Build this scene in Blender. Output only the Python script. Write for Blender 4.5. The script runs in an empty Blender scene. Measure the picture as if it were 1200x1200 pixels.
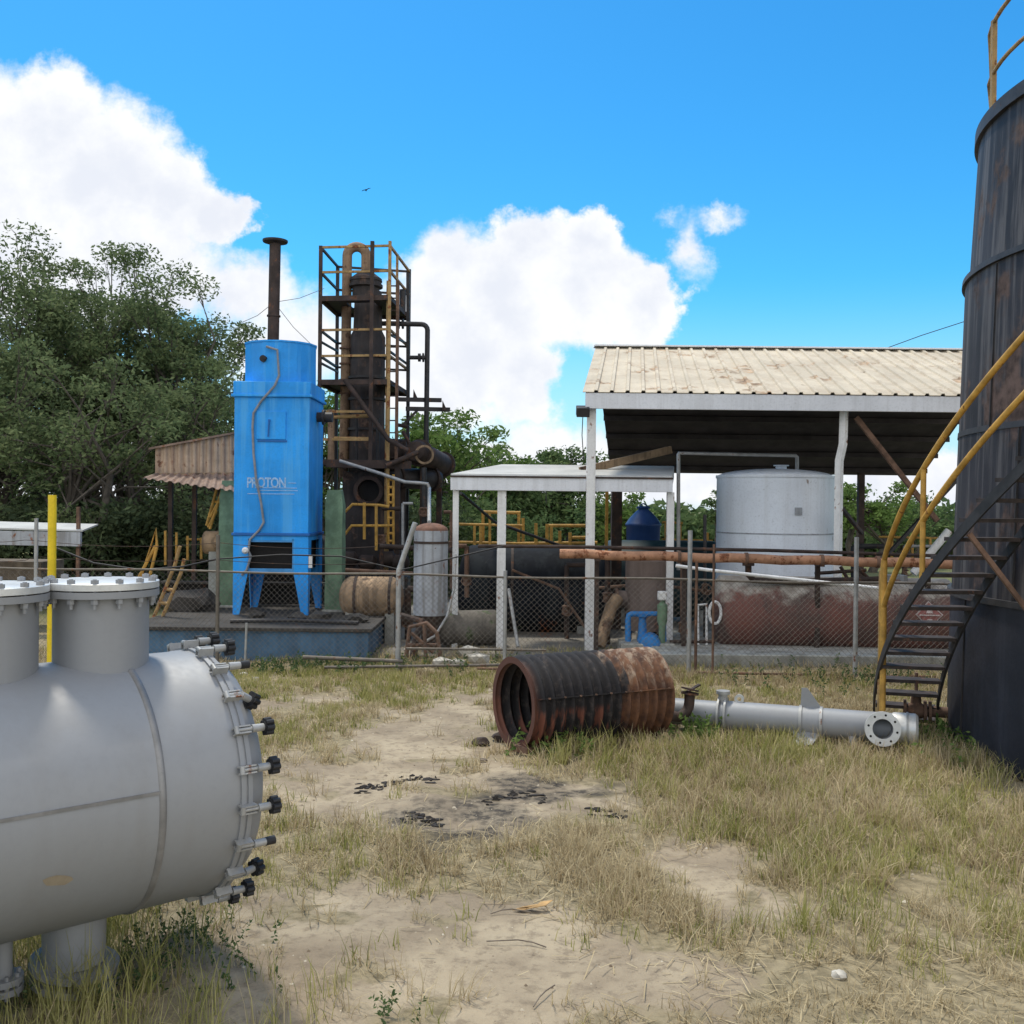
import bpy, math, random
import numpy as np
from mathutils import Vector, Matrix
R = math.radians
PI = math.pi
rng = np.random.default_rng(7)
random.seed(7)
scene = bpy.context.scene
COL = scene.collection

# ------------------------------------------------------------------ camera
CAM = Vector((0, 0, 2.5)); F = 1200.0; PITCH = R(0.4); ROLL = R(0.6)
cam = bpy.data.cameras.new('camera'); cam.sensor_width = 36; cam.lens = 36.0; cam.clip_end = 2000; cam.clip_start = 0.05
camo = bpy.data.objects.new('camera', cam); COL.objects.link(camo)
camo.matrix_world = Matrix.Translation(CAM) @ Matrix.Rotation(R(90) - PITCH, 4, 'X') @ Matrix.Rotation(ROLL, 4, 'Z')
scene.camera = camo

def ray(px, py):
    u, v = px - 600.0, 600.0 - py
    u0 = u * math.cos(ROLL) - v * math.sin(ROLL); v0 = u * math.sin(ROLL) + v * math.cos(ROLL)
    return Vector((u0, F * math.cos(PITCH) + v0 * math.sin(PITCH), v0 * math.cos(PITCH) - F * math.sin(PITCH)))
def P(px, py, d):                      # survey helper: photo bearing + distance -> place in the yard
    r = ray(px, py); return CAM + r * (d / r.y)
def G(px, py, z=0.0):
    r = ray(px, py); return CAM + r * ((z - CAM.z) / r.z)

# ------------------------------------------------------------------ nodes / materials
def nt(m):
    m.use_nodes = True; t = m.node_tree; t.nodes.clear(); return t
def N(t, typ, **kw):
    n = t.nodes.new(typ)
    for k, v in kw.items():
        if k == 'ins':
            for a, b in v.items():
                if isinstance(b, bpy.types.NodeSocket): t.links.new(b, n.inputs[a])
                else: n.inputs[a].default_value = b
        else: setattr(n, k, v)
    return n
def c4(c): return (c[0], c[1], c[2], 1.0)
def noise(t, vec, scale, detail=4, rough=.6, dist=0):
    return N(t, 'ShaderNodeTexNoise', ins={'Vector': vec, 'Scale': scale, 'Detail': detail, 'Roughness': rough, 'Distortion': dist}).outputs['Fac']
def ramp(t, fac, lo, hi):
    return N(t, 'ShaderNodeMapRange', interpolation_type='SMOOTHSTEP', ins={'Value': fac, 'From Min': lo, 'From Max': hi}).outputs['Result']
def mixc(t, fac, a, b):
    n = N(t, 'ShaderNodeMix', data_type='RGBA')
    for i, x in ((0, fac), (6, a), (7, b)):
        if isinstance(x, bpy.types.NodeSocket): t.links.new(x, n.inputs[i])
        else: n.inputs[i].default_value = c4(x) if i else x
    return n.outputs[2]
def math_(t, op, a, b=0.0, clamp=False):
    return N(t, 'ShaderNodeMath', operation=op, use_clamp=clamp, ins={0: a, 1: b}).outputs[0]
def pos(t): return N(t, 'ShaderNodeNewGeometry').outputs['Position']
def mapv(t, v, scale=(1, 1, 1), loc=(0, 0, 0)):
    return N(t, 'ShaderNodeMapping', ins={'Vector': v, 'Scale': scale, 'Location': loc}).outputs[0]
def finish(t, col, rough=.6, metal=0.0, bump=None, bstr=.3, bdist=.01, spec=.5, roughvar=None):
    b = N(t, 'ShaderNodeBsdfPrincipled', ins={'Metallic': metal, 'Specular IOR Level': spec})
    if isinstance(col, bpy.types.NodeSocket): t.links.new(col, b.inputs['Base Color'])
    else: b.inputs['Base Color'].default_value = c4(col)
    if isinstance(rough, bpy.types.NodeSocket): t.links.new(rough, b.inputs['Roughness'])
    else: b.inputs['Roughness'].default_value = rough
    if bump is not None:
        bn = N(t, 'ShaderNodeBump', ins={'Strength': bstr, 'Distance': bdist, 'Height': bump})
        t.links.new(bn.outputs[0], b.inputs['Normal'])
    o = N(t, 'ShaderNodeOutputMaterial'); t.links.new(b.outputs[0], o.inputs[0]); return b

RUST = (.20, .075, .03); RUST_D = (.07, .03, .018); RUST_L = (.33, .16, .075)
def paint(name, c, var=.18, vs=2.5, rough=.5, metal=0.0, rust=0.0, rs=3.0, rcol=RUST, streak=0.0, scol=None, ss=9.0, speck=0.0, bump=.25, fa=.35, spec=.35):
    """weathered paint or metal: tone variation, run-down streaks, rust patches, specks"""
    m = bpy.data.materials.new(name); t = nt(m); p = pos(t)
    a = tuple(x * (1 - var) for x in c); b = tuple(min(1, x * (1 + var)) for x in c)
    col = mixc(t, ramp(t, noise(t, p, vs, 5), .3, .7), a, b)
    fine = noise(t, p, 28, 4)
    col = mixc(t, math_(t, 'MULTIPLY', ramp(t, fine, .45, .8), fa), col, tuple(x * .6 for x in c))
    if streak > 0:
        s = noise(t, mapv(t, p, (ss, ss, ss * .045)), 1.0, 5, .65)
        f = math_(t, 'MULTIPLY', ramp(t, s, .46, .63), streak)
        col = mixc(t, f, col, scol or tuple(x * .45 for x in c))
    rv = None
    if rust > 0:
        n1 = noise(t, p, rs, 9, .68); n2 = noise(t, mapv(t, p, (1, 1, .35)), rs * 2.3, 6, .6)
        nn = math_(t, 'ADD', math_(t, 'MULTIPLY', n1, .62), math_(t, 'MULTIPLY', n2, .38))
        th = .66 - rust * .32
        f = ramp(t, nn, th, th + .07)
        rc = mixc(t, ramp(t, noise(t, p, rs * 5, 5), .3, .7), tuple(x * .45 for x in rcol), tuple(min(1, x * 1.5) for x in rcol))
        col = mixc(t, f, col, rc); rv = math_(t, 'ADD', math_(t, 'MULTIPLY', f, .85 - rough), rough)
    if speck > 0:
        col = mixc(t, math_(t, 'MULTIPLY', ramp(t, noise(t, p, 14, 3), .66, .72), speck), col, tuple(x * .25 for x in c))
    finish(t, col, rv if rv is not None else math_(t, 'ADD', math_(t, 'MULTIPLY', fine, .2), rough - .1), metal, fine, bump, .004, spec=spec)
    return m

MT = {}
MT['steel'] = paint('stainless_steel', (.285, .293, .305), .04, .6, .55, .2, streak=.3, scol=(.25, .245, .235), ss=3, bump=.03, fa=.08)
MT['steel_l'] = paint('bright_steel', (.62, .62, .60), .1, 4, .4, .35, streak=.15, scol=(.4, .4, .38))
MT['gal'] = paint('galvanised_pipe', (.36, .36, .35), .2, 6, .5, .3, rust=.30, rs=6)
MT['black_tank'] = paint('black_tank_paint', (.026, .024, .028), .4, 1.3, .6, 0, rust=.47, rs=1.1, rcol=(.088, .058, .048), streak=.75, scol=(.12, .11, .108), ss=7, spec=.25)
MT['navy_low'] = paint('navy_tank_paint', (.024, .025, .034), .35, 1.0, .55, 0, streak=.3, scol=(.06, .065, .085), ss=5)
MT['blackmetal'] = paint('black_metal', (.035, .033, .034), .3, 6, .55, rust=.3, rs=4, rcol=(.09, .055, .04))
MT['darkrust'] = paint('dark_rust', (.05, .034, .028), .4, 4, .75, rust=.35, rs=4, rcol=(.12, .055, .03))
MT['rust'] = paint('rusty_iron', (.15, .09, .062), .4, 5, .85, rust=.4, rs=6, rcol=(.20, .11, .07))
MT['tread'] = paint('stair_tread', (.045, .034, .03), .4, 8, .7, rust=.3, rs=6, rcol=(.12, .06, .04))
MT['yellow'] = paint('yellow_rail_paint', (.47, .265, .055), .3, 6, .55, rust=.27, rs=6)
MT['yellow_b'] = paint('bright_yellow_paint', (.75, .55, .02), .12, 4, .45, rust=.1, rs=9)
MT['yellow_o'] = paint('aged_yellow_paint', (.36, .23, .09), .3, 6, .6, rust=.45, rs=6)
MT['blue'] = paint('blue_enamel', (.016, .31, .84), .2, 1.0, .5, streak=.5, scol=(.10, .42, .80), ss=6, rust=.02, rs=5)
MT['blue_edge'] = paint('blue_edge_enamel', (.016, .13, .42), .16, 3, .45, rust=.1, rs=7)
MT['blue_l'] = paint('pale_blue_paint', (.07, .28, .6), .15, 5, .45)
MT['pump_blue'] = paint('pump_blue_paint', (.03, .2, .5), .15, 5, .5, rust=.1, rs=8)
MT['green'] = paint('green_concrete', (.15, .235, .15), .3, 4, .85, rust=.25, rs=4, rcol=(.2, .21, .15))
MT['plinth'] = paint('blue_masonry', (.075, .15, .24), .25, 2, .85, rust=.15, rs=3, rcol=(.25, .27, .27), streak=.4, scol=(.05, .07, .1), ss=3)
MT['concrete'] = paint('old_concrete', (.34, .34, .31), .3, 3, .9, streak=.5, scol=(.13, .13, .11), ss=3, rust=.12, rs=4, rcol=(.1, .11, .07))
MT['slab'] = paint('worn_slab', (.19, .175, .15), .2, 1.2, .9, rust=.2, rs=1, rcol=(.25, .22, .18))
MT['white'] = paint('white_paint', (.78, .78, .77), .08, 5, .55, rust=.3, rs=5, rcol=(.26, .14, .09), streak=.2, scol=(.4, .36, .32), ss=9)
MT['white_fascia'] = paint('white_fascia_paint', (.74, .76, .80), .06, 2, .5, rust=.06, rs=7, streak=.2, scol=(.42, .42, .42))
MT['silver'] = paint('aluminium_paint', (.76, .81, .88), .05, 1.2, .42, .0, streak=.3, scol=(.56, .58, .6), ss=4, rust=.15, rs=3.2, rcol=(.22, .13, .09), speck=.3)
MT['grey_tank'] = paint('grey_tank_paint', (.36, .38, .41), .15, 3, .6, rust=.32, rs=3.5, streak=.6, scol=(.17, .16, .15), ss=9)
MT['rust_top'] = paint('rusted_dome', (.16, .085, .06), .3, 6, .85, rust=.3, rs=7)
MT['tan'] = paint('tan_rusty_tank', (.33, .225, .135), .35, 2.5, .75, rust=.42, rs=2.5, rcol=(.1, .065, .045), streak=.7, scol=(.1, .07, .045))
MT['brown'] = paint('brown_primer', (.19, .145, .125), .12, 3, .8, rust=.12, rs=4, rcol=(.12, .08, .06), streak=.3)
MT['navy'] = paint('navy_tank', (.012, .015, .021), .4, 1.3, .8, rust=.1, rs=3, rcol=(.04, .045, .045), streak=.3, scol=(.045, .055, .06), ss=4, spec=.15)
MT['teal'] = paint('dark_teal_tank', (.018, .04, .045), .3, 2, .5, streak=.2)
MT['plastic_blue'] = paint('blue_plastic', (.022, .06, .19), .12, 3, .45, streak=.25, scol=(.04, .09, .2))
MT['corr_tan'] = paint('rusting_cladding', (.44, .33, .235), .2, 3, .75, rust=.35, rs=3, rcol=(.2, .1, .06), streak=.5, scol=(.2, .11, .07), ss=10)
MT['corr_rust'] = paint('rusty_awning', (.24, .165, .125), .3, 3, .8, rust=.35, rs=3)
MT['roof'] = paint('cream_roof_sheet', (.54, .475, .37), .12, 1.2, .85, rust=.36, rs=1.1, rcol=(.36, .25, .16), speck=.2, streak=.4, scol=(.40, .32, .23), ss=2.5)
MT['under'] = paint('aged_shade_underside', (.045, .038, .036), .3, 2, .85)  # aged sheet, coloured near-black to deepen the shade under the roof
MT['chain'] = paint('chain_link_wire', (.16, .14, .115), .2, 6, .6, .3, rust=.3, rs=3)
MT['wood'] = paint('old_wood', (.16, .13, .1), .3, 5, .9, streak=.4)
MT['rubber'] = paint('black_rubber', (.02, .02, .022), .2, 8, .55)
MT['hose'] = paint('grey_hose', (.22, .24, .27), .2, 8, .6)
MT['stone'] = paint('pale_stone', (.45, .42, .36), .3, 8, .9)
MT['char'] = paint('charred_lump', (.026, .022, .019), .4, 14, .8)
MT['letters'] = paint('faded_lettering', (.30, .50, .78), .2, 20, .6)
MT['red'] = paint('hazard_red', (.32, .12, .11), .15, 10, .6)
MT['pale'] = paint('hazard_white', (.58, .48, .46), .15, 10, .6)
MT['bark'] = paint('tree_bark', (.10, .085, .07), .3, 6, .95, streak=.3)
MT['tower'] = paint('sooty_tower_shell', (.042, .036, .035), .35, 3, .75, rust=.42, rs=2.2, rcol=(.10, .065, .05), streak=.6, scol=(.075, .06, .055), ss=6)
MT['oldpipe'] = paint('brown_overhead_pipe', (.26, .17, .105), .3, 4, .75, rust=.42, rs=4, rcol=(.12, .07, .045), streak=.4)
MT['canopy_roof'] = paint('dirty_canopy_sheet', (.47, .47, .45), .1, 2, .9, rust=.15, rs=3, rcol=(.3, .27, .22))
MT['oxide'] = paint('tan_oxide_stain', (.30, .25, .18), .1, 5, .6)
MT['deck'] = paint('dark_deck', (.055, .05, .045), .3, 2, .9, rust=.2, rs=2, rcol=(.11, .09, .07))  # even dark tone for the deck top and the clutter on it
MT['weld'] = paint('heat_tinted_weld', (.245, .24, .235), .2, 5, .5, .3)
MT['moss'] = paint('mossy_drum_paint', (.15, .135, .115), .3, 3, .85, rust=.4, rs=3, rcol=(.09, .11, .06), streak=.4)
MT['hole'] = paint('shade_black', (.012, .011, .011), .2, 4, .9)  # near-black colour standing in for shade in bores, openings and gaps
MT['feather'] = paint('dark_feathers', (.02, .02, .022), .2, 4, .9)
MT['leafdry'] = paint('dead_leaf', (.45, .28, .12), .3, 8, .9)

def mat_redtank():
    m = bpy.data.materials.new('worn_red_tank'); t = nt(m)
    p = pos(t); o = N(t, 'ShaderNodeTexCoord').outputs['Object']
    z = N(t, 'ShaderNodeSeparateXYZ', ins={0: o}).outputs[2]
    x = N(t, 'ShaderNodeSeparateXYZ', ins={0: o}).outputs[0]
    red = mixc(t, ramp(t, noise(t, p, 1.2, 5), .35, .65), (.10, .062, .052), (.19, .075, .058))
    red = mixc(t, math_(t, 'MULTIPLY', ramp(t, noise(t, mapv(t, p, (7, 7, .4)), 1, 5), .5, .75), .6), red, (.06, .045, .042))
    wn = math_(t, 'ADD', z, math_(t, 'MULTIPLY', math_(t, 'SUBTRACT', noise(t, p, 3, 7, .7), .5), .9))
    worn = mixc(t, ramp(t, noise(t, p, 5, 6), .3, .7), (.28, .24, .2), (.5, .46, .4))
    col = mixc(t, ramp(t, wn, .27, .47), red, worn)
    finish(t, col, .75, 0, noise(t, p, 25, 4), .3, .004); return m
MT['redtank'] = mat_redtank()

def mat_culvert():
    m = bpy.data.materials.new('burnt_corrugated_iron'); t = nt(m)
    p = pos(t); o = N(t, 'ShaderNodeTexCoord').outputs['Object']
    s = N(t, 'ShaderNodeSeparateXYZ', ins={0: o})
    n = noise(t, p, 3.2, 6, .65)
    e = math_(t, 'ADD', s.outputs[0], math_(t, 'MULTIPLY', math_(t, 'SUBTRACT', n, .5), .9))
    burnt = math_(t, 'SUBTRACT', 1.0, ramp(t, e, 1.0, 1.14))
    edge = math_(t, 'SUBTRACT', 1.0, ramp(t, math_(t, 'ADD', s.outputs[0], math_(t, 'MULTIPLY', n, .06)), .05, .12))
    rust = mixc(t, ramp(t, noise(t, p, 7, 7, .7), .3, .7), (.065, .03, .018), (.20, .09, .042))
    ash = ramp(t, noise(t, mapv(t, o, (9, 3, 3)), 1.6, 6, .7), .46, .62)
    up = ramp(t, s.outputs[2], .55, .8)
    rust = mixc(t, math_(t, 'MULTIPLY', ash, math_(t, 'MULTIPLY', up, .75)), rust, (.42, .33, .24))
    blk = mixc(t, ramp(t, noise(t, p, 9, 6, .7), .5, .72), (.014, .012, .013), (.07, .055, .048))
    low = mixc(t, ramp(t, noise(t, mapv(t, o, (8, 2, 1.2)), 1.5, 5), .5, .62), blk, (.15, .05, .03))
    dn = math_(t, 'SUBTRACT', 1.0, ramp(t, s.outputs[2], .42, .5))
    blk = mixc(t, dn, blk, low)
    col = mixc(t, burnt, rust, blk); col = mixc(t, math_(t, 'MULTIPLY', edge, .75), col, (.13, .05, .03))
    finish(t, col, .8, 0, noise(t, p, 30, 5), .5, .006); return m
MT['culvert'] = mat_culvert()

def leafmat(name, a, b, c, tr=.28):
    m = bpy.data.materials.new(name); t = nt(m)
    rp = N(t, 'ShaderNodeNewGeometry').outputs['Random Per Island']
    col = mixc(t, ramp(t, rp, 0, .6), a, b); col = mixc(t, ramp(t, rp, .7, 1.0), col, c)
    big = noise(t, pos(t), .8, 3)
    col = mixc(t, math_(t, 'MULTIPLY', ramp(t, big, .42, .65), .4), col, c)
    d = N(t, 'ShaderNodeBsdfDiffuse', ins={0: col}); tl = N(t, 'ShaderNodeBsdfTranslucent', ins={0: col})
    mx = N(t, 'ShaderNodeMixShader', ins={0: tr, 1: d.outputs[0], 2: tl.outputs[0]})
    o = N(t, 'ShaderNodeOutputMaterial'); t.links.new(mx.outputs[0], o.inputs[0]); return m
MT['leaf_dark'] = leafmat('olive_green_leaves', (.065, .095, .045), (.13, .175, .08), (.21, .25, .12), .42)
MT['leaf_hedge'] = leafmat('dark_hedge_leaves', (.045, .065, .038), (.075, .10, .052), (.11, .14, .07))
MT['leaf_mid'] = leafmat('fresh_green_leaves', (.07, .12, .035), (.13, .21, .055), (.2, .27, .09), .42)
MT['leaf_far'] = leafmat('far_green_leaves', (.06, .10, .045), (.10, .155, .06), (.16, .21, .085), .35)
MT['grass_g'] = leafmat('green_grass', (.18, .20, .06), (.34, .33, .11), (.52, .46, .21), .35)
MT['grass_d'] = leafmat('dry_grass', (.28, .215, .125), (.47, .38, .23), (.62, .52, .33), .3)
MT['grit'] = leafmat('soil_grit', (.12, .09, .065), (.30, .25, .18), (.50, .45, .36), .0)
MT['weed'] = leafmat('weed_leaves', (.05, .085, .035), (.09, .14, .06), (.14, .19, .08), .3)

# ------------------------------------------------------------------ things
MATS = {}
def tag(o, label=None, cat=None, group=None, kind=None):
    if label: o['label'] = label
    if cat: o['category'] = cat
    if group: o['group'] = group
    if kind: o['kind'] = kind
    return o
def thing(name, label, cat, loc, rz=0.0, group=None):
    o = bpy.data.objects.new(name, None); COL.objects.link(o)
    o.empty_display_size = .1
    M = Matrix.Translation(Vector(loc)) @ Matrix.Rotation(rz, 4, 'Z')
    o.location = loc; o.rotation_euler = (0, 0, rz)
    MATS[o.name] = M; tag(o, label, cat, group); return o
def ground_loc(v): return (v[0], v[1], 0.0)

class MB:
    def __init__(s): s.v = []; s.f = []
    def add(s, vs, fs):
        b = len(s.v); s.v += [Vector(x) for x in vs]; s.f += [tuple(i + b for i in f) for f in fs]; return s
    def box(s, c, size, rot=None):
        c = Vector(c); x, y, z = (k / 2 for k in size)
        vs = [Vector((a * x, b * y, d * z)) for a in (-1, 1) for b in (-1, 1) for d in (-1, 1)]
        if rot is not None: vs = [rot @ v for v in vs]
        return s.add([c + v for v in vs], [(0, 1, 3, 2), (4, 6, 7, 5), (0, 4, 5, 1), (2, 3, 7, 6), (0, 2, 6, 4), (1, 5, 7, 3)])
    def beam(s, a, b, w, h=None, up=(0, 0, 1)):
        a, b = Vector(a), Vector(b); h = w if h is None else h
        d = (b - a); L = d.length; d.normalize(); u = Vector(up)
        if abs(d.dot(u)) > .98: u = Vector((0, 1, 0))
        sx = d.cross(u).normalized(); sz = sx.cross(d)
        return s.box((a + b) / 2, (L, w, h), Matrix((d, sx, sz)).transposed())
    def frame(s, d):
        d = Vector(d).normalized(); u = Vector((0, 0, 1)) if abs(d.z) < .95 else Vector((0, 1, 0))
        a = d.cross(u).normalized(); return a, a.cross(d)
    def ringtube(s, rings, closed=False, caps=True):
        n = len(rings[0]); b = len(s.v)
        for r in rings: s.v += r
        m = len(rings)
        for i in range(m if closed else m - 1):
            for j in range(n):
                k = (j + 1) % n; i2 = (i + 1) % m
                s.f.append((b + i * n + j, b + i * n + k, b + i2 * n + k, b + i2 * n + j))
        if caps and not closed:
            s.f.append(tuple(b + j for j in reversed(range(n)))); s.f.append(tuple(b + (m - 1) * n + j for j in range(n)))
        return s
    def tube(s, pts, r, seg=8, caps=True, closed=False):
        pts = [Vector(p) for p in pts]; rings = []; m = len(pts); pa = None
        for i, p in enumerate(pts):
            if closed: d = (pts[(i + 1) % m] - pts[i - 1])
            elif i == 0: d = pts[1] - p
            elif i == m - 1: d = p - pts[-2]
            else: d = (pts[i + 1] - p).normalized() + (p - pts[i - 1]).normalized()
            d = d.normalized()
            if pa is None: a, c = s.frame(d)
            else:
                a = (pa - d * pa.dot(d)).normalized(); c = a.cross(d)
            pa = a
            rr = r[i] if isinstance(r, (list, tuple)) else r
            rings.append([p + (a * math.cos(2 * PI * j / seg) + c * math.sin(2 * PI * j / seg)) * rr for j in range(seg)])
        return s.ringtube(rings, closed, caps)
    def cyl(s, a, b, r0, r1=None, seg=24, caps=True):
        return s.lathe(a, Vector(b) - Vector(a), [(0, r0), ((Vector(b) - Vector(a)).length, r0 if r1 is None else r1)], seg, caps)
    def lathe(s, o, axis, prof, seg=48, caps=True, closed=False):
        o = Vector(o); d = Vector(axis).normalized(); a, c = s.frame(d); rings = []
        for h, r in prof:
            rings.append([o + d * h + (a * math.cos(2 * PI * j / seg) + c * math.sin(2 * PI * j / seg)) * max(r, 1e-4) for j in range(seg)])
        return s.ringtube(rings, closed, caps)
    def annulus(s, o, axis, ro, ri, th, seg=32):
        return s.lathe(o, axis, [(0, ri), (0, ro), (th, ro), (th, ri)], seg, False, True)
    def prism(s, poly, ext):
        poly = [Vector(p) for p in poly]; e = Vector(ext); n = len(poly)
        fs = [tuple(reversed(range(n))), tuple(range(n, 2 * n))] + [(i, (i + 1) % n, (i + 1) % n + n, i + n) for i in range(n)]
        return s.add(poly + [p + e for p in poly], fs)
    def blob(s, c, r, rough=.25, seed=0, n=2):
        import bmesh
        bm = bmesh.new(); bmesh.ops.create_icosphere(bm, subdivisions=n, radius=1); rr = random.Random(seed)
        c = Vector(c); b = len(s.v); bm.verts.index_update()
        for v in bm.verts:
            k = 1 + rr.uniform(-rough, rough); s.v.append(c + Vector((v.co.x * r[0] * k, v.co.y * r[1] * k, v.co.z * r[2] * k)))
        for f in bm.faces: s.f.append(tuple(b + v.index for v in f.verts))
        bm.free(); return s
    def build(s, name, mat, parent=None, local=False, bevel=0.0, ang=38, origin=None):
        M = Matrix.Identity(4)
        if parent is not None: M = MATS[parent.name]
        elif origin is not None: M = Matrix.Translation(Vector(origin))
        vs = s.v
        if not local: I = M.inverted(); vs = [I @ v for v in vs]
        me = bpy.data.meshes.new(name); me.from_pydata([tuple(v) for v in vs], [], s.f); me.validate(); me.update()
        import bmesh
        bm = bmesh.new(); bm.from_mesh(me); bmesh.ops.recalc_face_normals(bm, faces=bm.faces); bm.to_mesh(me); bm.free()
        me.shade_smooth(); me.set_sharp_from_angle(angle=R(ang))
        me.materials.append(MT[mat] if isinstance(mat, str) else mat)
        o = bpy.data.objects.new(name, me); COL.objects.link(o)
        if parent is not None: o.parent = parent; MATS[o.name] = M
        else: o.matrix_world = M; MATS[o.name] = M
        if bevel:
            b = o.modifiers.new('bevel', 'BEVEL'); b.width = bevel; b.segments = 2; b.limit_method = 'ANGLE'
        return o

def dup(o, parent=None, M=None):
    """a copy of a thing with copies of its parts and sub-parts"""
    c = o.copy(); COL.objects.link(c)
    if parent is not None: c.parent = parent
    for ch in [x for x in list(bpy.data.objects) if x.parent == o]: dup(ch, c)
    return c

def arc(c, r, a0, a1, n, ax=(1, 0, 0), ay=(0, 0, 1)):
    c = Vector(c); ax = Vector(ax); ay = Vector(ay)
    return [c + ax * r * math.cos(a0 + (a1 - a0) * i / n) + ay * r * math.sin(a0 + (a1 - a0) * i / n) for i in range(n + 1)]

# lattice noise for placing plants and patches
def vnoise(x, y, seed=0):
    xi = np.floor(x).astype(np.int64); yi = np.floor(y).astype(np.int64); fx = x - xi; fy = y - yi
    fx = fx * fx * (3 - 2 * fx); fy = fy * fy * (3 - 2 * fy)
    def h(a, b):
        n = (a * 374761393 + b * 668265263 + seed * 974711) & 0x7fffffff
        n = ((n ^ (n >> 13)) * 1274126177) & 0x7fffffff
        return ((n ^ (n >> 16)) & 0xffff) / 65535.0
    return (h(xi, yi) * (1 - fx) + h(xi + 1, yi) * fx) * (1 - fy) + (h(xi, yi + 1) * (1 - fx) + h(xi + 1, yi + 1) * fx) * fy
def fbm(x, y, seed=0, oct=4):
    s = 0; a = .5
    for i in range(oct): s = s + a * vnoise(x * 2 ** i, y * 2 ** i, seed + i * 17); a *= .5
    return s / (1 - .5 ** oct)
def polysd(x, y, poly):
    """signed distance, positive inside"""
    d = np.full(x.shape, 1e9); ins = np.zeros(x.shape, bool); n = len(poly)
    for i in range(n):
        ax, ay = poly[i]; bx, by = poly[(i + 1) % n]; ex, ey = bx - ax, by - ay
        t = np.clip(((x - ax) * ex + (y - ay) * ey) / (ex * ex + ey * ey + 1e-12), 0, 1)
        d = np.minimum(d, np.hypot(x - ax - t * ex, y - ay - t * ey))
        c = ((ay > y) != (by > y)) & (x < ex * (y - ay) / (ey if abs(ey) > 1e-9 else 1e-9) + ax); ins ^= c
    return np.where(ins, d, -d)
def gpoly(pts): return [(G(a, b).x, G(a, b).y) for a, b in pts]
def npmesh(name, verts, nper, mat, parent=None, faces=None, kind=None):
    """many small separate faces (leaves, blades) as one mesh"""
    v = np.ascontiguousarray(verts.reshape(-1, 3), dtype=np.float32); n = len(v)
    me = bpy.data.meshes.new(name); me.vertices.add(n); me.vertices.foreach_set('co', v.ravel())
    if faces is None: idx = np.arange(n, dtype=np.int32); k = nper
    else: idx = np.ascontiguousarray(faces, dtype=np.int32).ravel(); k = nper
    nf = len(idx) // k
    me.loops.add(len(idx)); me.loops.foreach_set('vertex_index', idx)
    me.polygons.add(nf); me.polygons.foreach_set('loop_start', np.arange(nf, dtype=np.int32) * k)
    me.update(calc_edges=True); me.validate()
    me.materials.append(MT[mat]); o = bpy.data.objects.new(name, me); COL.objects.link(o)
    if parent is not None: o.parent = parent
    return o
# ------------------------------------------------------------------ light and sky
SUN_EL = R(66); SUN_AZ = R(-32)          # azimuth from +Y (away from the camera) towards +X
sd = Vector((math.sin(SUN_AZ) * math.cos(SUN_EL), math.cos(SUN_AZ) * math.cos(SUN_EL), math.sin(SUN_EL)))
sl = bpy.data.lights.new('sun', 'SUN'); sl.energy = 2.0; sl.angle = R(7); sl.color = (1.0, .92, .79)
so = bpy.data.objects.new('sun', sl); COL.objects.link(so); so.rotation_euler = (-sd).to_track_quat('-Z', 'Y').to_euler(); so.location = sd * 60
w = bpy.data.worlds.new('World'); scene.world = w; w.use_nodes = True
t = w.node_tree; t.nodes.clear()
sky = N(t, 'ShaderNodeTexSky', sky_type='NISHITA', sun_disc=False, sun_elevation=SUN_EL, sun_rotation=SUN_AZ, altitude=50, air_density=1.0, dust_density=.6, ozone_density=2.5)
dirv = N(t, 'ShaderNodeTexCoord').outputs['Generated']
sp = N(t, 'ShaderNodeSeparateXYZ', ins={0: dirv})
yy = math_(t, 'MAXIMUM', math_(t, 'ABSOLUTE', sp.outputs[1]), .08)
gx = math_(t, 'DIVIDE', sp.outputs[0], yy); gz = math_(t, 'DIVIDE', sp.outputs[2], yy)
plane = N(t, 'ShaderNodeCombineXYZ', ins={0: gx, 1: gz, 2: math_(t, 'MULTIPLY', math_(t, 'SIGN', sp.outputs[1]), .9)})
pl = plane.outputs[0]
warpn = N(t, 'ShaderNodeTexNoise', ins={'Vector': pl, 'Scale': 11.0, 'Detail': 6.0, 'Roughness': .64})
warp = N(t, 'ShaderNodeVectorMath', operation='SUBTRACT', ins={0: warpn.outputs['Color'], 1: (.5, .5, .5)})
warp = N(t, 'ShaderNodeVectorMath', operation='SCALE', ins={0: warp.outputs[0], 'Scale': .105})
pw = N(t, 'ShaderNodeVectorMath', operation='ADD', ins={0: pl, 1: warp.outputs[0]}).outputs[0]
puff = noise(t, pl, 9.0, 5, .6); puff2 = noise(t, pl, 24.0, 5, .6)
BLOBS = [(55, 160, 75, 78), (-10, 210, 120, 115), (135, 205, 85, 95), (200, 235, 56, 70), (252, 258, 36, 44), (70, 300, 170, 90), (290, 345, 70, 50, .55), (150, 320, 130, 60),
         (330, 400, 110, 70, .5), (588, 338, 76, 76), (688, 338, 84, 72), (610, 290, 60, 50), (755, 345, 42, 55), (700, 290, 45, 40), (520, 350, 70, 85, .85), (560, 430, 90, 70), (610, 440, 55, 70), (480, 420, 90, 90, .7),
         (812, 285, 24, 46, .36), (846, 256, 36, 20, .34), (795, 245, 18, 18, .2), (640, 560, 190, 60, .8), (900, 580, 330, 40, .8), (1060, 575, 140, 45, .9), (150, 560, 260, 80, .6),
         (928, 230, 20, 12, .10)]
field = None
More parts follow.
